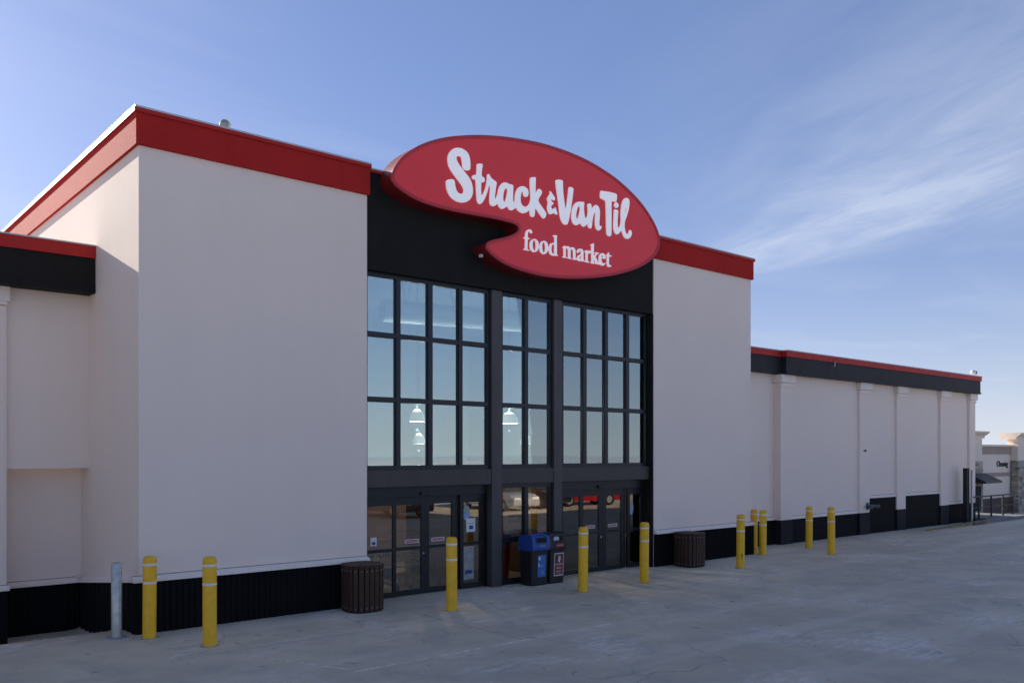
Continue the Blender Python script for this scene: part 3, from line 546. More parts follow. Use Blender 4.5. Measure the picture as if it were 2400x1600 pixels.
MB().box(-2.66, -1.355, 2.74, 2.88, 5.69, 5.958).build("capital", TRIM, pl)
MB().box(-2.62, -1.39, 2.77, 2.88, 5.62, 5.689).build("capital", TRIM, pl)

# --- right wing: walls, pilasters, fascia
YA, YB, YP = 1.17, 0.99, 0.90
box("wing_wall", STUCCO, shop, WR + 0.001, 20.35, YA, 1.6, -0.1, 5.6)
box("wing_wall", STUCCO, shop, 20.35, 35.40, YB, 1.6, -0.1, 5.6)
box("wing_wall", STUCCO, shop, 35.05, 35.41, 1.6, 40, -0.3, 6.2)
box("wing_roof", MATS["roof_membrane"], shop, WR, 35.4, 1.3, 40, 5.7, 5.9)
FB = 0.70
box("wing_fascia", CHAR, shop, WR + 0.002, 20.30, 0.90, 1.5, 5.535, 6.075)
box("wing_fascia", CHAR, shop, 20.301, 35.50, FB, 1.5, 5.53, 6.075)
box("fascia_lip", CHAR, shop, 20.29, 35.53, FB - 0.025, FB + 0.2, 5.515, 5.58)
box("fascia_band", REDM, shop, WR + 0.002, 20.27, 0.865, 1.5, 6.076, 6.265)
box("fascia_band", REDM, shop, 20.271, 35.56, FB - 0.035, 1.5, 6.076, 6.265)
box("fascia_sun_rim", SUNRIM, shop, WR + 0.002, 20.26, 0.85, 1.5, 6.266, 6.295)  # sun rim along the right wing, put in as a pale strip
box("fascia_sun_rim", SUNRIM, shop, 20.261, 35.58, FB - 0.05, 1.5, 6.266, 6.295)
for y0 in (10, 20, 30): box("fascia_band", REDM, shop, 35.42, 35.52, y0 - 8, y0 + 1.99, 6.0, 6.3)
PIL = [(20.30, 20.98, 0.79), (25.40, 26.11, 0.79), (28.25, 28.95, 0.80), (32.03, 32.80, 0.80), (34.87, 35.46, 0.80)]
for i, (a, b_, zp) in enumerate(PIL):
    yb = YA if i == 0 else YB
    po = box("pilaster", STUCCO, shop, a, b_, YP, yb - 0.001 if i else YA + 0.05, zp + 0.001, 5.505)
    box("pilaster_foot", PLINTHP, po, a - 0.006, b_ + 0.006, YP - 0.010, yb - 0.002, -0.1, zp)
    box("capital", TRIM, po, a - 0.03, b_ + 0.03, YP - 0.04, yb - 0.002, 5.12, 5.235, bevel=0.006)
    box("capital", TRIM, po, a - 0.075, b_ + 0.075, YP - 0.085, yb - 0.002, 5.258, 5.512, bevel=0.006)
BAYS = [(WR + 0.06, 20.29, YA, 0.79), (20.99, 25.39, YB, 0.79), (26.12, 28.24, YB, 1.30), (28.96, 32.02, YB, 1.30), (32.81, 34.86, YB, 0.81)]
for a, b_, y, z in BAYS:
    box("plinth_panel", CORR, shop, a, b_, y - 0.04, y - 0.001, -0.1, z)
    ledge(a, b_, y - 0.0015, z + 0.001, d=0.055)

# --- glazed entrance bay
YC, YW, YG = 0.10, 0.17, 0.22           # column face, window frame face, glass
C1, C2 = (7.585, 7.875), (9.48, 9.735)
for a, b_ in (C1, C2):
    box("column", COLM, shop, a, b_, YC, 0.42, 0.0, 6.608, bevel=0.006)
box("jamb", BLACKP, shop, BR - 0.05, BR - 0.001, 0.012, 0.42, 0.0, 6.608)
box("jamb", BLACKP, shop, BL + 0.001, BL + 0.03, 0.03, 0.42, 0.0, 6.608)
beam_spans = [(BL + 0.031, C1[0] - 0.001), (C1[1] + 0.001, C2[0] - 0.001), (C2[1] + 0.001, BR - 0.051)]
for a, b_ in beam_spans:
    box("transom_beam", BEAM, shop, a, b_, YC + 0.015, 0.42, 2.292, 2.632, bevel=0.004)
ROWS = [(2.712, 4.02), (4.10, 5.325), (5.405, 6.535)]
COLS = [[(4.36, 5.120), (5.222, 5.916), (6.026, 6.716), (6.818, 7.505)],
        [(7.955, 8.612), (8.722, 9.396)],
        [(9.852, 10.521), (10.640, 11.29), (11.40, 12.07), (12.19, 12.85)]]
EXT = [(BL + 0.031, C1[0] - 0.001), (C1[1] + 0.001, C2[0] - 0.001), (C2[1] + 0.001, BR - 0.051)]
def window(parent, ext, cols, rows, z0, z1, gm_, yf=YW, yg=YG, fm=FRAME, name="window"):
    x0, x1 = ext
    fr = MB()
    fr.box(x0, x1, yf, yf + 0.12, z0, rows[0][0]); fr.box(x0, x1, yf, yf + 0.12, rows[-1][1], z1)
    fr.box(x0, cols[0][0], yf, yf + 0.12, rows[0][0], rows[-1][1]); fr.box(cols[-1][1], x1, yf, yf + 0.12, rows[0][0], rows[-1][1])
    w = fr.build(name, fm, parent)
    for i in range(len(cols) - 1):
        box("mullion", fm, w, cols[i][1], cols[i+1][0], yf - 0.004, yf + 0.116, rows[0][0] + 0.0005, rows[-1][1] - 0.0005)
    for j in range(len(rows) - 1):
        for (a, b_) in cols:
            box("glazing_bar", fm, w, a + 0.0005, b_ - 0.0005, yf - 0.001, yf + 0.114, rows[j][1], rows[j+1][0])
    for (a, b_) in cols:
        for (c0, c1) in rows:
            box("pane", gm_, w, a - 0.01, b_ + 0.01, yg, yg + 0.006, c0 - 0.01, c1 + 0.01)
            # inner bead
            bd = MB(); t = 0.014
            bd.box(a + 0.0005, b_ - 0.0005, yf + 0.012, yf + 0.049, c0, c0 + t); bd.box(a + 0.0005, b_ - 0.0005, yf + 0.012, yf + 0.049, c1 - t, c1)
            bd.box(a, a + t, yf + 0.0125, yf + 0.0485, c0 + t, c1 - t); bd.box(b_ - t, b_, yf + 0.0125, yf + 0.0485, c0 + t, c1 - t)
            bd.build("glazing_bead", DOORF, w)
    return w
for e, cs in zip(EXT, COLS):
    window(shop, e, cs, ROWS, 2.633, 6.607, GLASS_UP)
# middle window at street level
midwin = window(shop, EXT[1], COLS[1], [(0.12, 0.97), (1.07, 2.205)], 0.0, 2.291, GLASS_LO)

# --- two sets of automatic doors
YD = 0.32
def door_panel(name, parent, x0, x1, z1, gz, gx, yf, stickers=()):
    """metal frame with an upper and a lower pane"""
    gx0, gx1 = gx
    zs = [0.012, 0.125, 0.955, 1.025, gz, z1]
    mb = MB()
    mb.box(x0, gx0, yf, yf + 0.055, zs[0], z1); mb.box(gx1, x1, yf, yf + 0.055, zs[0], z1)
    mb.box(gx0, gx1, yf + 0.0005, yf + 0.0545, zs[0], zs[1]); mb.box(gx0, gx1, yf + 0.0005, yf + 0.0545, zs[2], zs[3]); mb.box(gx0, gx1, yf + 0.0005, yf + 0.0545, zs[4], z1 - 0.0005)
    d = mb.build(name, DOORF, parent)
    box("pane", GLASS_LO, d, gx0 - 0.01, gx1 + 0.01, yf + 0.024, yf + 0.03, zs[1] - 0.01, zs[2] + 0.01)
    box("pane", GLASS_LO, d, gx0 - 0.01, gx1 + 0.01, yf + 0.024, yf + 0.03, zs[3] - 0.01, gz + 0.01)
    return d
def door_set(x0, x1, panels):
    """panels: (x0, x1, glass0, glass1, recess)"""
    fr = MB()
    fr.box(x0, x1, YD - 0.05, YD + 0.16, 2.075, 2.291)
    fr.box(x0, x0 + 0.03, YD - 0.05, YD + 0.16, 0.0, 2.0745); fr.box(x1 - 0.03, x1, YD - 0.05, YD + 0.16, 0.0, 2.0745)
    f = fr.build("door_frame", DOORF, shop)
    mb = MB().box((x0 + x1)/2 - 0.20, (x0 + x1)/2 + 0.06, YD - 0.11, YD - 0.051, 2.105, 2.165)
    sn = mb.build("door_sensor", BLKP, f, bevel=0.012)
    out = []
    for k, (a, b_, g0, g1, rec) in enumerate(panels):
        out.append(door_panel("sliding_door" if k in (1, 2) else "sidelight", shop, a, b_, 2.07, 1.90, (g0, g1), YD + rec))
    MB().lathe([(0.022, 0), (0.022, 0.012), (0.012, 0.016)], ((panels[1][1] - 0.05), YD + panels[1][4] - 0.001, 0.86), 14, 'y').build("door_lock", STEEL, out[1])
    return f, out
DL = door_set(BL + 0.031, C1[0] - 0.001, [(4.392, 5.195, 4.53, 5.14, 0.0), (5.198, 5.985, 5.256, 5.887, 0.06), (5.99, 6.86, 6.089, 6.69, 0.06), (6.87, 7.55, 6.963, 7.50, 0.0)])
DR = door_set(C2[1] + 0.001, BR - 0.051, [(9.768, 10.62, 9.99, 10.55, 0.0), (10.63, 11.41, 10.736, 11.29, 0.06), (11.418, 12.28, 11.56, 12.12, 0.06), (12.29, 12.865, 12.386, 12.80, 0.0)])
# stickers on the doors
def sticker_oval(parent, x, z, y, w, h, m_edge, m_in, m_band):
    def el(a, b_, n=32): return [(x + a*math.cos(2*math.pi*k/n), z + b_*math.sin(2*math.pi*k/n)) for k in range(n)]
    MB().prism_y(el(w/2, h/2), y - 0.002, y).build("sticker", m_edge, parent)
    o = parent.children[-1]
    return o
LAV = mat("sticker_lavender", (0.36, 0.36, 0.52), 0.5, var=0.1, vscale=12)
SGRN = mat("sticker_green", (0.34, 0.42, 0.24), 0.5, var=0.15, vscale=10)
SBLU = mat("sticker_blue", (0.26, 0.42, 0.62), 0.5, var=0.15, vscale=10)
SRED = mat("sticker_red", (0.45, 0.03, 0.05), 0.5, var=0.05)
SNAVY = mat("sticker_navy", (0.03, 0.05, 0.22), 0.5, var=0.05)
def oval(parent, x, z, y, w, h):
    def el(a, b_, zlo=-9, zhi=9, n=40):
        return [(x + a*math.cos(2*math.pi*k/n), z + min(max(b_*math.sin(2*math.pi*k/n), zlo), zhi)) for k in range(n)]
    MB().prism_y(el(w/2, h/2), y - 0.001, y).build("sticker", LAV, parent)
    MB().prism_y(el(w*0.40, h*0.42, 0.07*h, 9), y - 0.002, y - 0.0012).build("sticker_print", SGRN, parent)
    MB().prism_y(el(w*0.42, h*0.43, -9, -0.06*h), y - 0.002, y - 0.0012).build("sticker_print", SBLU, parent)
s1 = DL[1][3]; yo = YD + 0.0236
oval(s1, 7.06, 1.66, yo, 0.20, 0.34)
MB().box(7.05, 7.30, yo - 0.004, yo - 0.003, 1.24, 1.54).build("paper_notice", PAPER, s1)
MB().box(7.10, 7.27, yo - 0.005, yo - 0.0041, 1.42, 1.435).build("paper_print", SGRN, s1)
MB().box(7.13, 7.24, yo - 0.005, yo - 0.0041, 1.30, 1.38).build("paper_print", SNAVY, s1)
MB().box(6.97, 7.26, yo - 0.0025, yo - 0.0015, 0.20, 0.93).build("paper_notice", mat("paper_grey", (0.33, 0.33, 0.31), 0.6, var=0.3, vscale=9), s1)
MB().box(7.02, 7.22, yo - 0.0035, yo - 0.0026, 0.32, 0.40).build("paper_print", SNAVY, s1)
s2 = DR[1][3]
oval(s2, 12.46, 1.55, yo, 0.17, 0.36)
for dset, k, xc in ((DL, 1, 5.66), (DL, 2, 6.33), (DR, 1, 11.0), (DR, 2, 11.82)):
    d = dset[1][k]; y = YD + 0.06 + 0.0236
    MB().box(xc - 0.17, xc + 0.17, y - 0.001, y, 1.09, 1.17).build("warning_strip", PAPER, d)
    MB().box(xc - 0.155, xc + 0.155, y - 0.002, y - 0.0012, 1.103, 1.157).build("warning_print", SRED, d)
    mesh_obj("warning_lettering", text_mesh("AUTOMATIC DOOR", 0.035, 0.001), PAPER, d, (xc, y - 0.003, 1.13))
MB().box(4.62, 4.76, yo - 0.001, yo, 1.10, 1.27).build("paper_notice", PAPER, DL[1][0])
MB().box(4.65, 4.73, yo - 0.002, yo - 0.0012, 1.12, 1.18).build("paper_print", SNAVY, DL[1][0])

# --- inside of the shop
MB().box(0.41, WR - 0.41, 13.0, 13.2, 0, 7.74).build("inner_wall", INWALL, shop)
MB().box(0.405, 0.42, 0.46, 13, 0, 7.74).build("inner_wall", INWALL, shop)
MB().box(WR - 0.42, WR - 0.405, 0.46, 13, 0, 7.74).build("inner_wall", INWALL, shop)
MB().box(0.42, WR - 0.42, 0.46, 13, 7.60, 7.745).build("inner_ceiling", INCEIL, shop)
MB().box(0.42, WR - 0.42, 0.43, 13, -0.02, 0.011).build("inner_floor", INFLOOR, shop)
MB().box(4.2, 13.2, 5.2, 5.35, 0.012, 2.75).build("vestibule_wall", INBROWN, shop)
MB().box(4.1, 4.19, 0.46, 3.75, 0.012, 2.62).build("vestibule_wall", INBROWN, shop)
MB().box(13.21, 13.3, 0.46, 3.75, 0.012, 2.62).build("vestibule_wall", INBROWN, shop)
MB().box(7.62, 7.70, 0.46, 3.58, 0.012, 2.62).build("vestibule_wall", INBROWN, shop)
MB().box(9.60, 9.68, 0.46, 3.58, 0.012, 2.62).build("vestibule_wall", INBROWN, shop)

# ================================================================== THE SIGN
sign = thing("oval_shop_sign", "big red lozenge sign with white script lettering bolted across the black entrance header", "sign", (8.66, 0.03, 6.95))
def rel(o, root):
    """child built in world coordinates"""
    o.parent = root; o.matrix_parent_inverse = Matrix.Translation(-Vector(root.location)); return o
OUT = smooth_loop(SIGN_OUTLINE, 4)
def offset(loop, d):
    n = len(loop); res = []
    ar = sum(loop[i][0]*loop[(i+1) % n][1] - loop[(i+1) % n][0]*loop[i][1] for i in range(n))
    sg = 1 if ar > 0 else -1
    for i in range(n):
        a, b_ = Vector(loop[i-2]), Vector(loop[(i+2) % n]); t = (b_ - a).normalized()
        res.append((loop[i][0] - sg*t.y*d, loop[i][1] + sg*t.x*d))
    return res
YF = -0.42
INS = offset(OUT, 0.062)
n = len(OUT)
sb = MB()
sb.add([(x, 0.028, z) for x, z in OUT] + [(x, YF + 0.012, z) for x, z in OUT], [[i, (i+1) % n, n + (i+1) % n, n + i] for i in range(n)], True)
rel(sb.build("sign_box", SIGNSIDE), sign)
rm = MB()
O2 = offset(OUT, -0.006); O3 = offset(OUT, 0.012)
rings = [[(x, YF + 0.03, z) for x, z in O2], [(x, YF - 0.010, z) for x, z in O2], [(x, YF - 0.020, z) for x, z in O3], [(x, YF - 0.012, z) for x, z in INS], [(x, YF + 0.012, z) for x, z in INS]]
vs = sum(rings, [])
fs = [[j*n + i, j*n + (i+1) % n, (j+1)*n + (i+1) % n, (j+1)*n + i] for j in range(4) for i in range(n)]
rm.add(vs, fs, False)
rel(rm.build("sign_rim", SIGNRIM), sign)
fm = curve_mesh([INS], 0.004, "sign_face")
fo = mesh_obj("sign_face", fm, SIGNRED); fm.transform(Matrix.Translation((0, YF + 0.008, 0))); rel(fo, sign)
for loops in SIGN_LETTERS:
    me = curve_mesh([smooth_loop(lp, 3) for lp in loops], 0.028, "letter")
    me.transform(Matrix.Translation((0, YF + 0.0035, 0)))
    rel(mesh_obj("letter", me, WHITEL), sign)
rel(MB().box(7.00, 7.06, -0.24, -0.17, 7.19, 7.25).build("service_tag", PAPER), sign)

# ================================================================== BOLLARDS
def bollard(h, label, x, y, r=0.105, z0=0.0, scuff=False, cap=True):
    o = thing("bollard", label, "bollard", (x, y, ground_z(x, y) + 0.009 if y < -0.04 and x > -0.1 else ground_z(x, y)), random.uniform(0, 6.28), "yellow sleeved bollards in front of the shop")
    ym = YELLOW
    MB().lathe([(r, 0.0), (r, h - 0.075), (r*0.985, h - 0.05), (r*0.93, h - 0.025), (r*0.80, h - 0.008), (r*0.55, h), (0.001, h + 0.003)], (0, 0, 0), 32).build("sleeve", ym, o)
    for zz in (h - 0.135, h - 0.425):
        MB().lathe([(r + 0.0005, zz - 0.019), (r + 0.003, zz - 0.018), (r + 0.003, zz + 0.018), (r + 0.0005, zz + 0.019)], (0, 0, 0), 32).build("reflective_stripe", REFL, o)
    FOOT = mat("footing_grout", (0.40, 0.36, 0.31), 0.95, var=0.35, vscale=18, bump=0.5, bscale=50)
    ring = []
    ph = random.uniform(0, 6)
    for k in range(20):
        a = 2*math.pi*k/20; ring.append((math.cos(a)*(r + 0.035 + 0.018*math.sin(3*a + ph) + 0.012*math.sin(7*a + ph)), math.sin(a)*(r + 0.035 + 0.018*math.sin(3*a + ph) + 0.012*math.sin(7*a + ph))))
    MB().prism_z(ring, -0.01, 0.006).build("footing", FOOT, o)
    o.rotation_euler = (R(random.uniform(-0.5, 0.5)), R(random.uniform(-0.5, 0.5)), 0)
    return o
for h, x, y, lab in (
    (1.315, 0.04, -0.40, "yellow bollard at the left corner of the entrance block, beside the galvanised pipe post"),
    (1.375, 0.56, -1.60, "nearest and tallest-looking yellow bollard, in front of the left plinth"),
    (1.385, 5.20, -1.62, "yellow bollard in front of the left sliding doors"),
    (1.385, 8.69, -1.64, "yellow bollard just right of the recycling bins"),
    (1.385, 10.64, -1.67, "yellow bollard in front of the right sliding doors"),
    (1.385, 14.47, -1.61, "yellow bollard with black scuff marks near its foot"),
    (1.30, 17.60, 0.10, "yellow bollard mostly hidden behind the right corner of the entrance block"),
    (1.30, 17.43, -0.32, "yellow bollard standing close against the right corner of the entrance block"),
    (1.29, 20.10, -0.22, "farther of the pair of yellow bollards before the long right wing"),
    (1.385, 19.05, -1.57, "nearer of the pair of yellow bollards before the long right wing")):
    bo = bollard(h, lab, x, y)
    if "scuff" in lab:
        SC = mat("rubber_scuff", (0.02, 0.015, 0.006), 0.7, var=0.3, vscale=30)
        a0 = math.atan2(-14.9 - y, -4.65 - x)
        for (da, z0, dz, tl, w) in ((0.35, 0.22, 0.20, 0.10, 0.10), (0.55, 0.30, 0.10, -0.12, 0.07), (0.05, 0.30, 0.06, 0.25, 0.05), (0.45, 0.13, 0.05, 0.3, 0.05), (-0.25, 0.26, 0.07, -0.3, 0.04), (0.2, 0.35, 0.05, 0.1, 0.05)):
            mb = MB(); rr = 0.1062; nn = 6; vs = []
            for k in range(nn + 1):
                t = k / nn; wd = w * math.sin(math.pi * min(max(t, 0.08), 0.92))
                for sgn in (-1, 1):
                    a = a0 + da + tl * t + sgn * wd
                    vs.append((rr * math.cos(a), rr * math.sin(a), z0 + dz * t))
            mb.add(vs, [[2*k, 2*k + 1, 2*k + 3, 2*k + 2] for k in range(nn)])
            mb.build("scuff_mark", SC, bo)
pp = thing("pipe_post", "bare galvanised steel pipe post left of the yellow bollards", "post", (-0.35, -0.02, ground_z(-0.35, -0.02)))
MB().lathe([(0.082, 0), (0.082, 1.205), (0.078, 1.21), (0.066, 1.21), (0.066, 1.12)], (0, 0, 0), 28).build("pipe", GALV, pp)
MB().lathe([(0.16, 0.0), (0.15, 0.012), (0.09, 0.02)], (0, 0, 0), 24).build("grout_collar", mat("grout", (0.30, 0.30, 0.30), 0.9, var=0.2, vscale=20), pp)

# ================================================================== SLATTED BINS
def slat_bin(label, x, y):
    o = thing("slatted_litter_bin", label, "litter bin", (x, y, 0.009), 0.0, "brown slatted litter bins")
    def se(a, r, e=3.2):
        c_, s_ = abs(math.cos(a)), abs(math.sin(a))
        k = r / ((c_**e + s_**e) ** (1/e)); return k*math.cos(a), k*math.sin(a)
    core = [se(2*math.pi*k/40, 0.315) for k in range(40)]
    MB().prism_z(core, 0.02, 0.84).build("liner", DARK, o)
    MB().prism_z([se(2*math.pi*k/40, 0.365) for k in range(40)], 0.852, 0.885).build("top_ring", BROWN, o, bevel=0.01)
    MB().prism_z([se(2*math.pi*k/40, 0.33) for k in range(40)], 0.0, 0.03).build("base", DARK, o)
    nsl = 22
    # slats at equal arc length
    fine = [se(2*math.pi*k/720, 0.34) for k in range(720)]
    L = [0]
    for k in range(720): L.append(L[-1] + math.dist(fine[k], fine[(k+1) % 720]))
    me_s = MB().box(-0.043, 0.043, -0.012, 0.012, 0.03, 0.85).mesh("slat"); me_s.materials.append(BROWN)
    me_b = MB().lathe([(0.009, 0), (0.009, 0.005), (0.005, 0.008)], (0, -0.012, 0), 8, 'y').mesh("bolt"); me_b.materials.append(STEEL)
    j = 0
    for k in range(nsl):
        tgt = L[-1] * (k + 0.5) / nsl
        while L[j + 1] < tgt: j += 1
        p0, p1 = Vector(fine[(j - 3) % 720]), Vector(fine[(j + 4) % 720]); t = p1 - p0
        s = mesh_obj("slat", me_s, BROWN, o, (fine[j][0], fine[j][1], 0), (0, 0, math.atan2(t.y, t.x)))
        for zz in (0.775, 0.085):
            mesh_obj("bolt", me_b, STEEL, s, (0, 0, zz))
    return o
slat_bin("brown slatted litter bin against the plinth left of the left sliding doors", 3.93, -0.50)
slat_bin("brown slatted litter bin against the plinth right of the right sliding doors", 13.80, -0.50)

# ================================================================== RECYCLING BINS
def recycling_bin(label, x, w, lid_m, blue):
    o = thing("recycling_bin", label, "recycling bin", (x, -0.10, 0.009), 0.0)
    d = 0.36; hw = w / 2; H = 0.80
    # body leans out slightly at the front
    MB().add([(-hw + 0.02, -d + 0.03, 0.0), (hw - 0.02, -d + 0.03, 0), (hw - 0.01, 0.06, 0), (-hw + 0.01, 0.06, 0),
              (-hw + 0.005, -d - 0.0, H), (hw - 0.005, -d - 0.0, H), (hw - 0.005, 0.08, H), (-hw + 0.005, 0.08, H)],
             [(3, 2, 1, 0), (4, 5, 6, 7), (0, 1, 5, 4), (1, 2, 6, 5), (2, 3, 7, 6), (3, 0, 4, 7)]).build("body", BLKP, o, bevel=0.03)
    # rounded lid with a slot in the sloping front
    prof = [(-d - 0.035, 0.78), (-d - 0.045, 0.84), (-d - 0.035, 1.00), (-d - 0.01, 1.10), (-d + 0.06, 1.145), (-d + 0.18, 1.155), (-0.02, 1.13), (0.07, 1.08), (0.09, 1.0), (0.09, 0.78)]
    if not blue:
        prof = [(-d - 0.02, 0.76), (-d - 0.025, 0.84), (-d - 0.012, 1.06), (-d + 0.02, 1.13), (-d + 0.09, 1.165), (-d + 0.2, 1.17), (-0.02, 1.15), (0.07, 1.09), (0.085, 1.0), (0.085, 0.76)]
    lid = MB().prism_x(prof, -hw - 0.012, hw + 0.012).build("lid", lid_m, o, bevel=0.022)
    yl = -d - 0.048 if blue else -d - 0.03
    # the opening: a raised surround with a dark mouth
    z0, z1 = 0.965, 1.075
    fr = MB()
    xw = hw - 0.085
    fr.box(-xw, xw, yl + 0.006, yl + 0.05, z0 - 0.016, z0); fr.box(-xw, xw, yl + 0.006, yl + 0.05, z1, z1 + 0.014)
    fr.box(-xw, -xw + 0.016, yl + 0.0065, yl + 0.0495, z0, z1); fr.box(xw - 0.016, xw, yl + 0.0065, yl + 0.0495, z0, z1)
    fr.build("slot_frame", lid_m, lid, bevel=0.006)
    MB().box(-xw + 0.016, xw - 0.016, yl + 0.010, yl + 0.045, z0, z1).build("slot", DARK, lid)
    return o, lid, yl
rb, lid, yl = recycling_bin("recycling bin with blue hood and blue label, left of the pair", 8.53, 0.51, BLUEP, True)
def on_front(z): return -0.36 + 0.03 * (1 - z / 0.80)
def panel(o, x0, x1, z0, z1, m, lift, name):
    return MB().add([(x0, on_front(z0) - lift, z0), (x1, on_front(z0) - lift, z0), (x1, on_front(z1) - lift, z1), (x0, on_front(z1) - lift, z1),
              (x0, on_front(z0) + 0.004, z0), (x1, on_front(z0) + 0.004, z0), (x1, on_front(z1) + 0.004, z1), (x0, on_front(z1) + 0.004, z1)],
             [(0, 1, 2, 3), (7, 6, 5, 4), (0, 4, 5, 1), (1, 5, 6, 2), (2, 6, 7, 3), (3, 7, 4, 0)]).build(name, m, o)
lb = panel(rb, -0.07, 0.17, 0.19, 0.68, LBLUE, 0.004, "label_panel")
def put_text(parent, s, size, x, z, m, lift=0.008, name="label_lettering"):
    mesh_obj(name, text_mesh(s, size, 0.001), m, parent, (x, on_front(z) - lift, z), (R(-2.1), 0, 0))
put_text(lb, "bottles", 0.035, 0.05, 0.44, PAPER); put_text(lb, "& cans", 0.032, 0.07, 0.31, PAPER); put_text(lb, "recycle", 0.026, 0.09, 0.26, PAPER)
panel(lb, -0.045, 0.005, 0.57, 0.65, PAPER, 0.006, "label_picture"); panel(lb, -0.05, -0.015, 0.42, 0.50, mat("label_aqua", (0.45, 0.7, 0.65), 0.5), 0.006, "label_picture")
mesh_obj("hood_lettering", text_mesh("recycling", 0.05, 0.001), mat("pale_blue_print", (0.35, 0.50, 0.75), 0.5), lid, (0.02, yl + 0.0005, 0.895))
gb, lid2, yl2 = recycling_bin("black plastic-bag recycling bin with red label, right of the pair", 9.065, 0.47, BLKP, False)
lr = panel(gb, -0.10, 0.19, 0.17, 0.69, PAPER, 0.004, "label_panel")
panel(lr, -0.085, 0.175, 0.19, 0.67, LRED, 0.006, "label_picture")
for s_, z in (("PLASTIC", 0.43), ("BAGS", 0.35), ("ONLY", 0.27)): put_text(lr, s_, 0.062, 0.045, z, PAPER, 0.009)
put_text(lr, "recycle here", 0.026, 0.045, 0.215, PAPER, 0.009)
AQUA = MATS["label_aqua"]
hand = [(0.02, 0.49), (0.05, 0.47), (0.075, 0.50), (0.085, 0.56), (0.105, 0.60), (0.095, 0.61), (0.07, 0.58), (0.075, 0.63), (0.06, 0.635), (0.05, 0.59), (0.035, 0.635), (0.02, 0.63), (0.03, 0.57), (0.015, 0.53)]
hm = curve_mesh([hand], 0.001, "label_picture"); mesh_obj("label_picture", hm, AQUA, lr, (0, on_front(0.55) - 0.008, 0), (0, 0, 0))
MB().box(-0.07, 0.15, yl2 + 0.000, yl2 + 0.006, 0.83, 0.91).build("hood_label", mat("hood_red", (0.30, 0.035, 0.03), 0.5), lid2)
mesh_obj("hood_lettering", text_mesh("PLASTIC BAGS", 0.034, 0.001), PAPER, lid2, (0.04, yl2 - 0.002, 0.87))
CR = mat("crumpled_bag", (0.62, 0.63, 0.68), 0.5, var=0.2, vscale=30, bump=0.8, bscale=40)
bag = MB()
for k in range(3):
    bag.lathe([(0.004, -0.05), (0.035, -0.045 + 0.01*k), (0.045 - 0.006*k, 0.0), (0.03, 0.04), (0.003, 0.05)], (-0.115 + 0.045*k, 0.0, 0.01*(k % 2)), 9)
tag(bag.build("carrier_bag", CR, None, loc=(9.065, -0.10 + yl2 + 0.01, 1.03)), "crumpled pale carrier bag poking out of the black bin's slot", "bag")

# ================================================================== ROOF LIGHTS, CAMERA, PIPE CONNECTION
LAMPB = mat("floodlight_body", (0.60, 0.57, 0.50), 0.5, var=0.1, vscale=9)
LENS = mat("floodlight_lens", (0.30, 0.32, 0.28), 0.2, var=0.1, vscale=9)
fl = thing("roof_floodlight", "small round floodlight on the red parapet of the entrance block", "floodlight", (1.55, 0.25, 8.675)); fl.scale = (0.9, 0.9, 0.9)
h_ = MB().lathe([(0.075, 0.0), (0.10, 0.02), (0.105, 0.10), (0.085, 0.17), (0.04, 0.20)], (0, 0, 0), 20)
me = h_.mesh("lamp_head"); o = mesh_obj("lamp_head", me, LAMPB, fl, (-0.02, -0.05, 0.17), Vector((-0.55, -0.80, -0.12)).to_track_quat('-Z', 'Y').to_euler())
l_ = MB().lathe([(0.001, -0.004), (0.082, -0.004), (0.082, 0.004)], (0, 0, 0), 20).mesh("lens"); mesh_obj("lens", l_, LENS, o, (0, 0, -0.004))
MB().tube((0.03, 0.0, -0.03), (0.0, -0.04, 0.10), 0.035, 12).build("bracket", LAMPB, fl)
f2 = thing("roof_floodlight", "white floodlight at the far right end of the wing roof", "floodlight", (35.15, 0.85, 6.296)); f2.scale = (0.8, 0.8, 0.8)
MB().tube((0, 0, 0), (0, 0, 0.13), 0.025, 10).build("bracket", GALV, f2)
MB().lathe([(0.05, -0.22), (0.10, -0.16), (0.12, 0.06), (0.09, 0.14)], (0, 0, 0.20), 16, 'x').build("lamp_head", mat("floodlight_white", (0.8, 0.8, 0.78), 0.4), f2)
MB().lathe([(0.085, 0.14), (0.11, 0.17), (0.10, 0.26), (0.05, 0.28)], (0, 0, 0.20), 16, 'x').build("lamp_visor", BLKP, f2)
sc = thing("security_camera", "small dark dome camera on the second pilaster of the right wing", "camera", (25.72, 0.899, 3.06)); sc.scale = (0.75, 0.75, 0.75)
MB().lathe([(0.075, 0.0), (0.075, 0.03), (0.05, 0.04)], (0, 0, 0), 16, 'y').build("mount", mat("camera_white", (0.6, 0.6, 0.6), 0.5), sc)
MB().lathe([(0.05, 0.04), (0.048, 0.08), (0.03, 0.105), (0.002, 0.115)], (0, 0, -0.01), 16, 'y').build("dome", BLKP, sc)
fd = thing("fire_hose_inlet", "grey twin fire hose inlet sticking out low on the right wing wall", "hose inlet", (25.95, 0.89, 1.03))
IRON = mat("dull_brass", (0.13, 0.13, 0.13), 0.4, metal=0.6, var=0.25, vscale=20)
MB().lathe([(0.13, 0.0), (0.13, 0.02), (0.06, 0.03), (0.06, 0.20)], (0, 0, 0), 18, 'y').build("wall_plate", IRON, fd)
for sx_ in (-1, 1):
    MB().tube((0, -0.16, 0), (sx_*0.22, -0.27, -0.01), 0.055, 14).build("inlet", IRON, fd)
    MB().tube((sx_*0.20, -0.26, -0.01), (sx_*0.27, -0.295, -0.015), 0.075, 14).build("inlet_cap", IRON, fd)
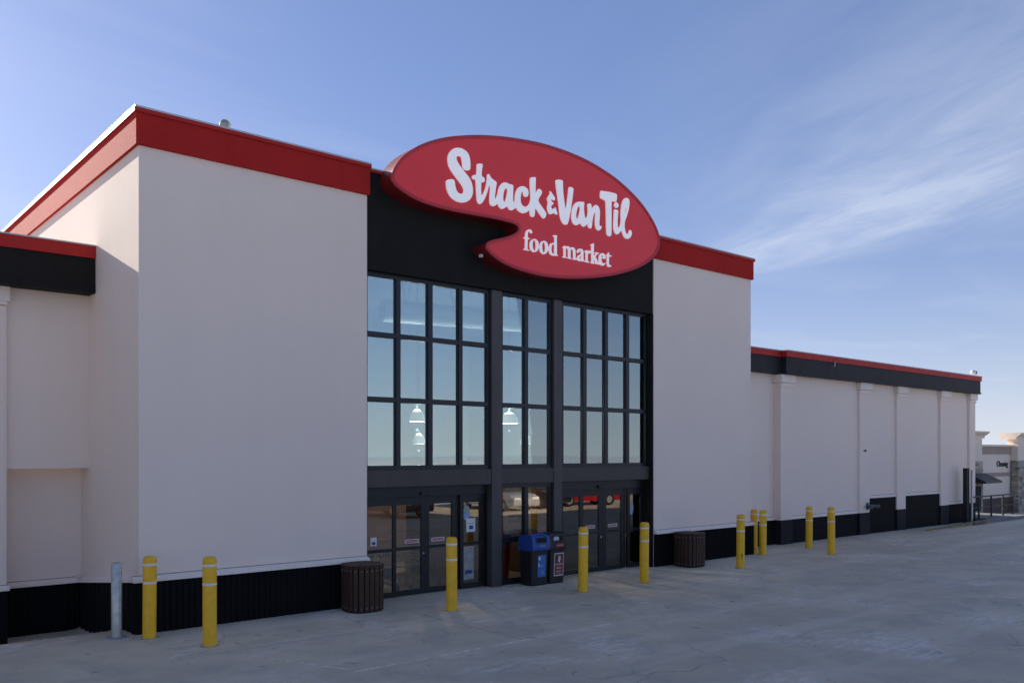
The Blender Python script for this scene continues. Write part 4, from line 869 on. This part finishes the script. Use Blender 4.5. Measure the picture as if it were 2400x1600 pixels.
# drip stains hung below the red edge
hb = thing("roof_bracket", "rusty overflow spout below the red edge of the right wing", "spout", (23.2, 0.66, 6.08))
RUST = mat("rusty", (0.40, 0.20, 0.13), 0.8, var=0.3, vscale=20)
MB().tube((0, 0.04, 0.06), (0, -0.05, 0.03), 0.025, 10).build("spout", RUST, hb)
MB().tube((0, -0.03, 0.03), (-0.02, -0.02, -0.16), 0.014, 8).build("hanging_strap", GALV, hb)

# guard post and pipe near the far corner
gp = thing("steel_guard_post", "tall dark steel channel with a grey pipe beside the far corner of the wing", "post", (33.75, 0.55, 0.0))
gq = MB(); gq.box(-0.13, 0.13, -0.04, 0.0, 0.0, 2.33); gq.box(-0.13, -0.09, 0.001, 0.12, 0.0, 2.33); gq.box(0.09, 0.13, 0.001, 0.12, 0.0, 2.30)
gq.build("channel", CHAR, gp)
MB().tube((0.22, -0.10, 0.0), (0.22, -0.10, 2.25), 0.045, 12).build("pipe", GALV, gp)
box("foot", mat("old_concrete", (0.13, 0.12, 0.115), 0.9, var=0.3, vscale=6), gp, -0.75, 0.40, -0.62, -0.16, 0.0, 0.10, bevel=0.02)

# kerb with faded yellow paint, pavement behind it
def kerb_mat():
    m = bpy.data.materials.new("faded_yellow_kerb"); m.use_nodes = True
    N, L = m.node_tree.nodes, m.node_tree.links; b = N['Principled BSDF']; b.inputs['Roughness'].default_value = 0.85
    geo = N.new('ShaderNodeNewGeometry'); nz = N.new('ShaderNodeTexNoise'); nz.inputs['Scale'].default_value = 4; nz.inputs['Detail'].default_value = 8
    L.new(geo.outputs['Position'], nz.inputs['Vector'])
    rp = N.new('ShaderNodeMapRange'); rp.inputs[1].default_value = 0.42; rp.inputs[2].default_value = 0.60; L.new(nz.outputs['Fac'], rp.inputs[0])
    mx = N.new('ShaderNodeMix'); mx.data_type = 'RGBA'; mx.inputs[6].default_value = (0.36, 0.25, 0.05, 1); mx.inputs[7].default_value = (0.17, 0.165, 0.16, 1)
    L.new(rp.outputs[0], mx.inputs[0]); L.new(mx.outputs[2], b.inputs['Base Color'])
    return m
KERBY = kerb_mat()
CONC = mat("kerb_concrete", (0.20, 0.20, 0.195), 0.9, var=0.2, vscale=4, bump=0.3, bscale=60)
MB().prism_z([(29.0, 0.06), (34.9, 0.03), (34.9, 0.20), (29.0, 0.20)], -0.05, [0.02, 0.15, 0.15, 0.02]).build("kerb", KERBY, None)
struct(bpy.data.objects["kerb"])
struct(MB().prism_z([(34.901, 0.03), (38.6, 0.0), (38.9, 0.10), (39.0, 0.35), (38.7, 0.35), (34.901, 0.20)], -0.05, 0.15).build("kerb", CONC, None))
struct(MB().prism_z([(35.45, 0.21), (38.69, 0.36), (39.0, 0.36), (39.0, 9.0), (35.45, 9.0)], -0.05, 0.146).build("footpath", CONC, None))

# railing
rl = thing("handrail", "dark pipe handrail on the footpath past the far corner", "railing", (36.9, 0.62, 0.146))
RAILM = mat("rail_paint", (0.016, 0.016, 0.018), 0.5, var=0.1)
posts = [(-1.83, -0.02), (-0.45, 0.0), (0.85, 0.0), (2.05, 0.02)]
for a, b_ in posts: MB().tube((a, b_, 0), (a, b_, 0.93), 0.04, 10).build("post", RAILM, rl)
MB().tube((-2.5, -0.02, 0.93), (2.09, 0.02, 0.93), 0.032, 10).build("top_rail", RAILM, rl)
MB().tube((-2.5, -0.02, 0.46), (2.05, 0.02, 0.46), 0.022, 10).build("mid_rail", RAILM, rl)

# ================================================================== NEIGHBOUR
nb = thing("neighbour_building", "distant beige shop building with stone piers and dark awning beyond the handrail", "building", (56.0, 7.7, -1.0))
def nbox(name, m, *b_, parent=None, bevel=0.0):
    o = MB().box(*b_).build(name, m, None, bevel); rel(o, nb)
    return o
NW = mat("beige_stucco", (0.84, 0.72, 0.60), 0.9, var=0.05, vscale=0.6, bump=0.1, bscale=40)
NB = mat("taupe_band", (0.40, 0.315, 0.26), 0.9, var=0.05, vscale=0.6)
NR = mat("brown_brick_base", (0.10, 0.068, 0.058), 0.85, var=0.25, vscale=3)
def stone_mat():
    m = bpy.data.materials.new("ledge_stone"); m.use_nodes = True
    N, L = m.node_tree.nodes, m.node_tree.links; b = N['Principled BSDF']; b.inputs['Roughness'].default_value = 0.9
    geo = N.new('ShaderNodeNewGeometry'); mp = N.new('ShaderNodeMapping'); mp.inputs['Scale'].default_value = (2.4, 2.4, 6.5); L.new(geo.outputs['Position'], mp.inputs[0])
    v = N.new('ShaderNodeTexVoronoi'); v.inputs['Scale'].default_value = 1.0; L.new(mp.outputs[0], v.inputs['Vector'])
    r = N.new('ShaderNodeValToRGB'); r.color_ramp.elements[0].color = (0.20, 0.165, 0.13, 1); r.color_ramp.elements[1].color = (0.52, 0.45, 0.36, 1)
    sp = N.new('ShaderNodeSeparateColor'); L.new(v.outputs['Color'], sp.inputs[0]); L.new(sp.outputs[0], r.inputs[0]); L.new(r.outputs[0], b.inputs['Base Color'])
    return m
STONE = stone_mat()
X0, X1 = 53.6, 59.7
nbox("wall", NW, 38, 92, 7.7, 9.0, 0.031, 3.0)
nbox("wall_base", NR, 38, 92, 7.62, 8.9, -1.4, 0.03)
nbox("wall_top", NB, 38, 92, 7.66, 9.0, 2.86, 3.36)
nbox("cornice", NW, 38, 92, 7.55, 9.1, 3.361, 3.48)
nbox("wall_band", NB, 38, 92, 7.65, 8.5, 1.42, 1.67)
nbox("building_mass", NW, 38, 92, 9.1, 30, -1.4, 3.3)
for (a, b_) in ((49.6, 52.6), (58.3, 61.8)):
    nbox("stone_pier", STONE, a, b_, 7.2, 7.62, -1.4, 2.44)
    nbox("pier_top", NW, a + 0.04, b_ - 0.04, 7.24, 7.9, 2.441, 4.0)
    pr = [(7.24, 3.85), (7.20, 4.0), (7.02, 4.12), (6.92, 4.2), (6.92, 4.28), (8.2, 4.28), (8.2, 3.85)]
    o = MB().prism_x(pr, a - 0.30, b_ + 0.30).build("pier_cornice", NW); rel(o, nb)
o = MB().prism_x([(7.19, 1.70), (7.19, 1.12), (6.2, 1.12), (6.2, 1.24)], 50.4, 52.9).build("awning", BLKP); rel(o, nb)
nbox("window", DARK, 50.0, 52.2, 7.15, 7.19, -0.6, 0.9)
o = mesh_obj("lettering", text_mesh("Cleaning", 0.52, 0.04), mat("sign_brown", (0.05, 0.04, 0.045), 0.6)); o.location = (56.9, 7.66, 2.22); rel(o, nb)

# ================================================================== INSIDE: lamps, duct, display
def pendant(x, y, z, label, r=0.20):
    o = thing("pendant_lamp", label, "lamp", (x, y, z), 0, "lit pendant lamps inside the shop")
    MB().lathe([(r*1.05, -0.14), (r, -0.13), (r*0.9, 0.02), (r*0.62, 0.13), (r*0.3, 0.17), (0.03, 0.19)], (0, 0, 0), 20).build("shade", mat("lamp_shade", (0.42, 0.43, 0.43), 0.5, emit=(1, 0.97, 0.92), estr=0.16), o)
    MB().tube((0, 0, 0.18), (0, 0, 7.6 - z), 0.012, 6).build("rod", FRAME, o)
    for zz, en in ((-0.34, 70), (0.26, 110)):          # lamp light below; added light above the shade brightens the duct
        ld = bpy.data.lights.new("lamp_and_duct_fill", 'POINT'); ld.energy = en; ld.shadow_soft_size = 0.03; ld.color = (1, 0.95, 0.86)
        lo_ = bpy.data.objects.new("lamp_and_duct_fill", ld); COL.objects.link(lo_); lo_.parent = o; lo_.location = (0, 0, zz)
    return o
pendant(8.25, 4.0, 3.93, "upper lit pendant lamp seen through the second pane from the left")
pendant(11.05, 8.0, 3.40, "lower lit pendant lamp seen through the second pane from the left")
pendant(11.40, 4.0, 3.95, "lit pendant lamp behind the left pane between the dark columns", 0.26)
pendant(15.2, 7.6, 3.42, "small lit pendant lamp behind the right pane between the dark columns")
pendant(15.9, 4.0, 3.97, "lit pendant lamp behind the third pane right of the columns")
du = thing("air_duct", "long white round air duct hanging behind the top row of panes", "duct", (10, 2.47, 6.43))
DA, DB = Vector((-3.3, 0.76, 0)), Vector((2.87, -0.65, 0))
MB().tube(DA, DB, 0.27, 24).build("duct_tube", DUCTM, du)
for k in range(5):
    q_ = DA.lerp(DB, 0.1 + 0.2*k)
    for s_ in (-0.22, 0.22):
        MB().tube((q_.x, q_.y, 0.2), (q_.x + s_, q_.y, 1.1), 0.02, 6).build("hanger", DUCTM, du)
# poster behind the middle window
po = thing("window_poster", "cream poster with red oval emblem behind the middle street-level window", "poster", (8.62, 0.27, 0.0))
CREAM = mat("poster_cream", (0.85, 0.76, 0.60), 0.6, var=0.1, vscale=5)
MB().box(-0.52, 0.28, 0.0, 0.01, 1.12, 2.18).build("sheet", CREAM, po)
el = [(-0.24 + 0.20*math.cos(2*math.pi*k/30), 1.90 + 0.05*math.sin(2*math.pi*k/30) + 0.12*0.2*math.cos(2*math.pi*k/30)) for k in range(30)]
MB().prism_y(el, -0.003, -0.001).build("emblem", mat("poster_red", (0.22, 0.04, 0.03), 0.6, var=0.3, vscale=20), po)
INK = mat("poster_ink", (0.10, 0.035, 0.03), 0.6)
mesh_obj("poster_lettering", text_mesh("SALE", 0.16, 0.001), INK, po, (-0.20, -0.003, 1.66))
MB().box(-0.42, 0.05, -0.003, -0.001, 1.50, 1.57).build("poster_band", mat("poster_ochre", (0.26, 0.16, 0.05), 0.6), po)
for zz in (1.44, 1.40): MB().box(-0.42, 0.06, -0.003, -0.001, zz, zz + 0.012).build("poster_band", MATS["poster_ochre"], po)
ORANGE = mat("orange_strip", (0.50, 0.17, 0.06), 0.6, var=0.1)
MB().prism_y([(0.34, 1.32), (0.42, 1.32), (0.52, 2.16), (0.42, 2.16)], 0.02, 0.03).build("side_strip", ORANGE, po)
MB().prism_y([(-0.60, 1.12), (-0.53, 1.12), (-0.53, 2.18), (-0.62, 2.18)], 0.02, 0.03).build("side_strip", ORANGE, po)
ds = thing("flower_display", "red tub of pots on display behind the middle window", "display", (8.28, 0.66, 0.012))
MB().lathe([(0.20, 0), (0.26, 1.05), (0.30, 1.10), (0.30, 1.26), (0.26, 1.28)], (0, 0, 0), 18).build("tub", mat("tub_red", (0.42, 0.03, 0.03), 0.3, var=0.1), ds)
for k in range(5): MB().lathe([(0.01, -0.05), (0.045, -0.02), (0.05, 0.02), (0.01, 0.05)], (0.16*math.cos(k*1.3), 0.16*math.sin(k*1.3) - 0.05, 1.32), 12).build("pot", STEEL, ds)
# caution board behind the right doors
cb = thing("caution_board", "yellow caution board standing inside the right-hand sidelight", "caution board", (12.72, 0.62, 0.012))
YB_ = mat("caution_yellow", (0.50, 0.38, 0.04), 0.5, var=0.1)
for s_ in (-1, 1):
    m_ = MB().add([(-0.15, 0.14*s_, 0), (0.15, 0.14*s_, 0), (0.11, 0.02*s_, 0.95), (-0.11, 0.02*s_, 0.95), (-0.15, 0.155*s_, 0), (0.15, 0.155*s_, 0), (0.11, 0.035*s_, 0.95), (-0.11, 0.035*s_, 0.95)],
        [(0, 1, 2, 3), (7, 6, 5, 4), (0, 4, 5, 1), (1, 5, 6, 2), (2, 6, 7, 3), (3, 7, 4, 0)]); m_.build("board", YB_, cb)
# wipes stand behind the right doors
wp = thing("wipes_stand", "black stand holding a pale blue canister inside the right doors", "stand", (10.30, 0.72, 0.012))
MB().lathe([(0.16, 0), (0.16, 0.02), (0.03, 0.04), (0.03, 1.05)], (0, 0, 0), 16).build("pole", BLKP, wp)
MB().lathe([(0.08, 1.051), (0.11, 1.30), (0.125, 1.31), (0.125, 1.34), (0.06, 1.36)], (0, 0, 0), 18).build("canister", mat("canister_blue", (0.30, 0.38, 0.42), 0.4), wp)
# shopping trolleys nested inside the left doors
def trolley(x, y, label):
    o = thing("shopping_trolley", label, "trolley", (x, y, 0.012), R(90), "shopping trolleys inside the left doors")
    W = mat("chrome_wire", (0.70, 0.70, 0.70), 0.25, metal=0.9)
    ba = MB()
    def corner(t, u, v): return (-0.42 + 0.84*t, (-0.20 + 0.40*u) * (0.78 + 0.22*t), 0.42 + 0.08*(1 - t) + v*(0.46 + 0.04*t))
    for k in range(8):
        v = k / 7
        ba.tube(corner(0, 0, v), corner(1, 0, v), 0.006, 5); ba.tube(corner(0, 1, v), corner(1, 1, v), 0.006, 5); ba.tube(corner(0, 0, v), corner(0, 1, v), 0.006, 5)
    for k in range(10):
        t = k / 9
        for u in (0, 1): ba.tube(corner(t, u, 0), corner(t, u, 1), 0.005, 5)
        ba.tube(corner(t, 0, 0), corner(t, 1, 0), 0.005, 5)
    ba.build("basket", W, o)
    fr = MB()
    for s_ in (-0.22, 0.22):
        fr.tube((0.46, s_, 1.02), (0.40, s_, 0.20), 0.013, 8); fr.tube((0.40, s_, 0.20), (-0.42, s_*0.8, 0.14), 0.013, 8); fr.tube((-0.40, s_*0.8, 0.14), (-0.30, s_*0.8, 0.46), 0.011, 8)
    fr.build("chassis", W, o)
    MB().tube((0.47, -0.25, 1.03), (0.47, 0.25, 1.03), 0.018, 10).build("handle", SRED, o)
    for (wx, wy) in ((0.36, -0.22), (0.36, 0.22), (-0.40, -0.17), (-0.40, 0.17)):
        MB().lathe([(0.02, -0.014), (0.06, -0.014), (0.06, 0.014), (0.02, 0.014)], (wx, wy, 0.062), 14, 'y').build("castor", BLKP, o)
for k, lab in enumerate(("shopping trolley inside the left doors, nearest the left jamb", "second shopping trolley from the left jamb inside the left doors", "shopping trolley inside the left doors, nearest the dark column")):
    trolley(5.0 + 0.85*k, 1.25 + 0.12*k, lab)
# pale display cases inside
CASE = mat("case_cream", (0.62, 0.53, 0.40), 0.5, var=0.08)
for (x, w, lab) in ((5.6, 0.9, "cream display case inside the left sliding doors"), (11.4, 1.1, "cream display case inside the right sliding doors")):
    o = thing("display_case", lab, "display case", (x, 2.4, 0.012))
    MB().box(-w, w, 0, 0.5, 0.30, 0.55).build("case_body", CASE, o, bevel=0.02)
    MB().box(-w, w, 0.02, 0.48, 0.0, 0.299).build("case_base", DARK, o)
    MB().box(-w, w, 0.0, 0.5, 0.62, 0.68).build("case_rail", STEEL, o)
    for sx_ in (-1, 1): MB().box(sx_*w - 0.02 * sx_ - 0.02, sx_*w - 0.02*sx_ + 0.02, 0.2, 0.24, 0.551, 0.619).build("case_post", STEEL, o)
LIT = mat("lit_letters", (0.8, 0.75, 0.6), 0.5, emit=(1, 0.92, 0.7), estr=0.6)
tg = thing("inner_sign", "small glowing letters on the dark inner wall behind the left doors", "sign", (7.6, 5.17, 2.1))
mesh_obj("sign_lettering", text_mesh("P G I In", 0.26, 0.02), LIT, tg, (0, 0, 0))

# ================================================================== PARKED CARS ACROSS THE LOT (mirrored in the doors)
def car(label, x, y, rz, col, cname):
    o = thing("parked_car", label, "car", (x, y, 0), rz, "cars parked across the lot")
    pm = mat("car_paint_" + cname, col, 0.25, metal=0.3, coat=0.8, var=0.02)
    CG = mat("car_glass", (0.01, 0.012, 0.014), 0.05); TY = mat("tyre", (0.015, 0.015, 0.015), 0.9)
    body = [(-2.2, 0.35), (-2.25, 0.55), (-2.2, 0.85), (-1.9, 0.98), (-1.0, 1.02), (0.95, 1.0), (1.9, 0.86), (2.2, 0.68), (2.22, 0.40), (2.1, 0.28), (-2.05, 0.28)]
    MB().prism_y(body, -0.88, 0.88).build("body", pm, o, bevel=0.09)
    MB().prism_y([(-1.75, 1.0), (-1.2, 1.42), (-0.2, 1.48), (0.35, 1.42), (1.15, 1.0)], -0.72, 0.72).build("cabin_glass", CG, o, bevel=0.06)
    MB().prism_y([(-1.25, 1.40), (-1.1, 1.46), (-0.2, 1.52), (0.3, 1.46), (0.42, 1.40)], -0.70, 0.70).build("roof", pm, o, bevel=0.03)
    for wx in (-1.35, 1.35):
        for wy in (-0.80, 0.80):
            w = MB().lathe([(0.20, -0.11), (0.32, -0.11), (0.33, 0.0), (0.32, 0.11), (0.20, 0.11)], (wx, wy, 0.33), 20, 'y').build("wheel", TY, o)
            MB().lathe([(0.19, -0.115), (0.19, 0.115)], (wx, wy, 0.33), 16, 'y').build("rim", STEEL, w)
    for wy in (-0.62, 0.62):
        MB().box(2.12, 2.235, wy - 0.2, wy + 0.2, 0.62, 0.74).build("headlight", PAPER, o, bevel=0.02)
        MB().box(-2.26, -2.15, wy - 0.16, wy + 0.16, 0.70, 0.86).build("tail_light", SRED, o, bevel=0.02)
    return o
red_car = car("red hatchback parked across the lot, mirrored in the right doors", 30.5, -19.4, R(15), (0.40, 0.012, 0.016), "red")
silver_car = car("silver saloon parked across the lot, mirrored in the middle window", 24.2, -19.6, R(88), (0.45, 0.46, 0.47), "silver")
black_car = car("black saloon parked across the lot beside the silver one", 27.4, -20.2, R(92), (0.015, 0.015, 0.017), "black")
car("dark green saloon parked across the lot, mirrored in the left doors", 17.6, -19.2, R(86), (0.03, 0.06, 0.05), "green")
for k in range(9):
    o = copy_tree((silver_car, black_car, silver_car, red_car)[k % 4])
    o.location = (44 + 4.6*k + random.uniform(-0.4, 0.4), -66 + random.uniform(-0.5, 0.5), 0); o.rotation_euler = (0, 0, R(random.choice((88, 92, 268, 272))))
    o['label'] = "small far-off car in the back row of the lot, mirrored in the tall windows"; o['group'] = "cars in the back row of the lot"
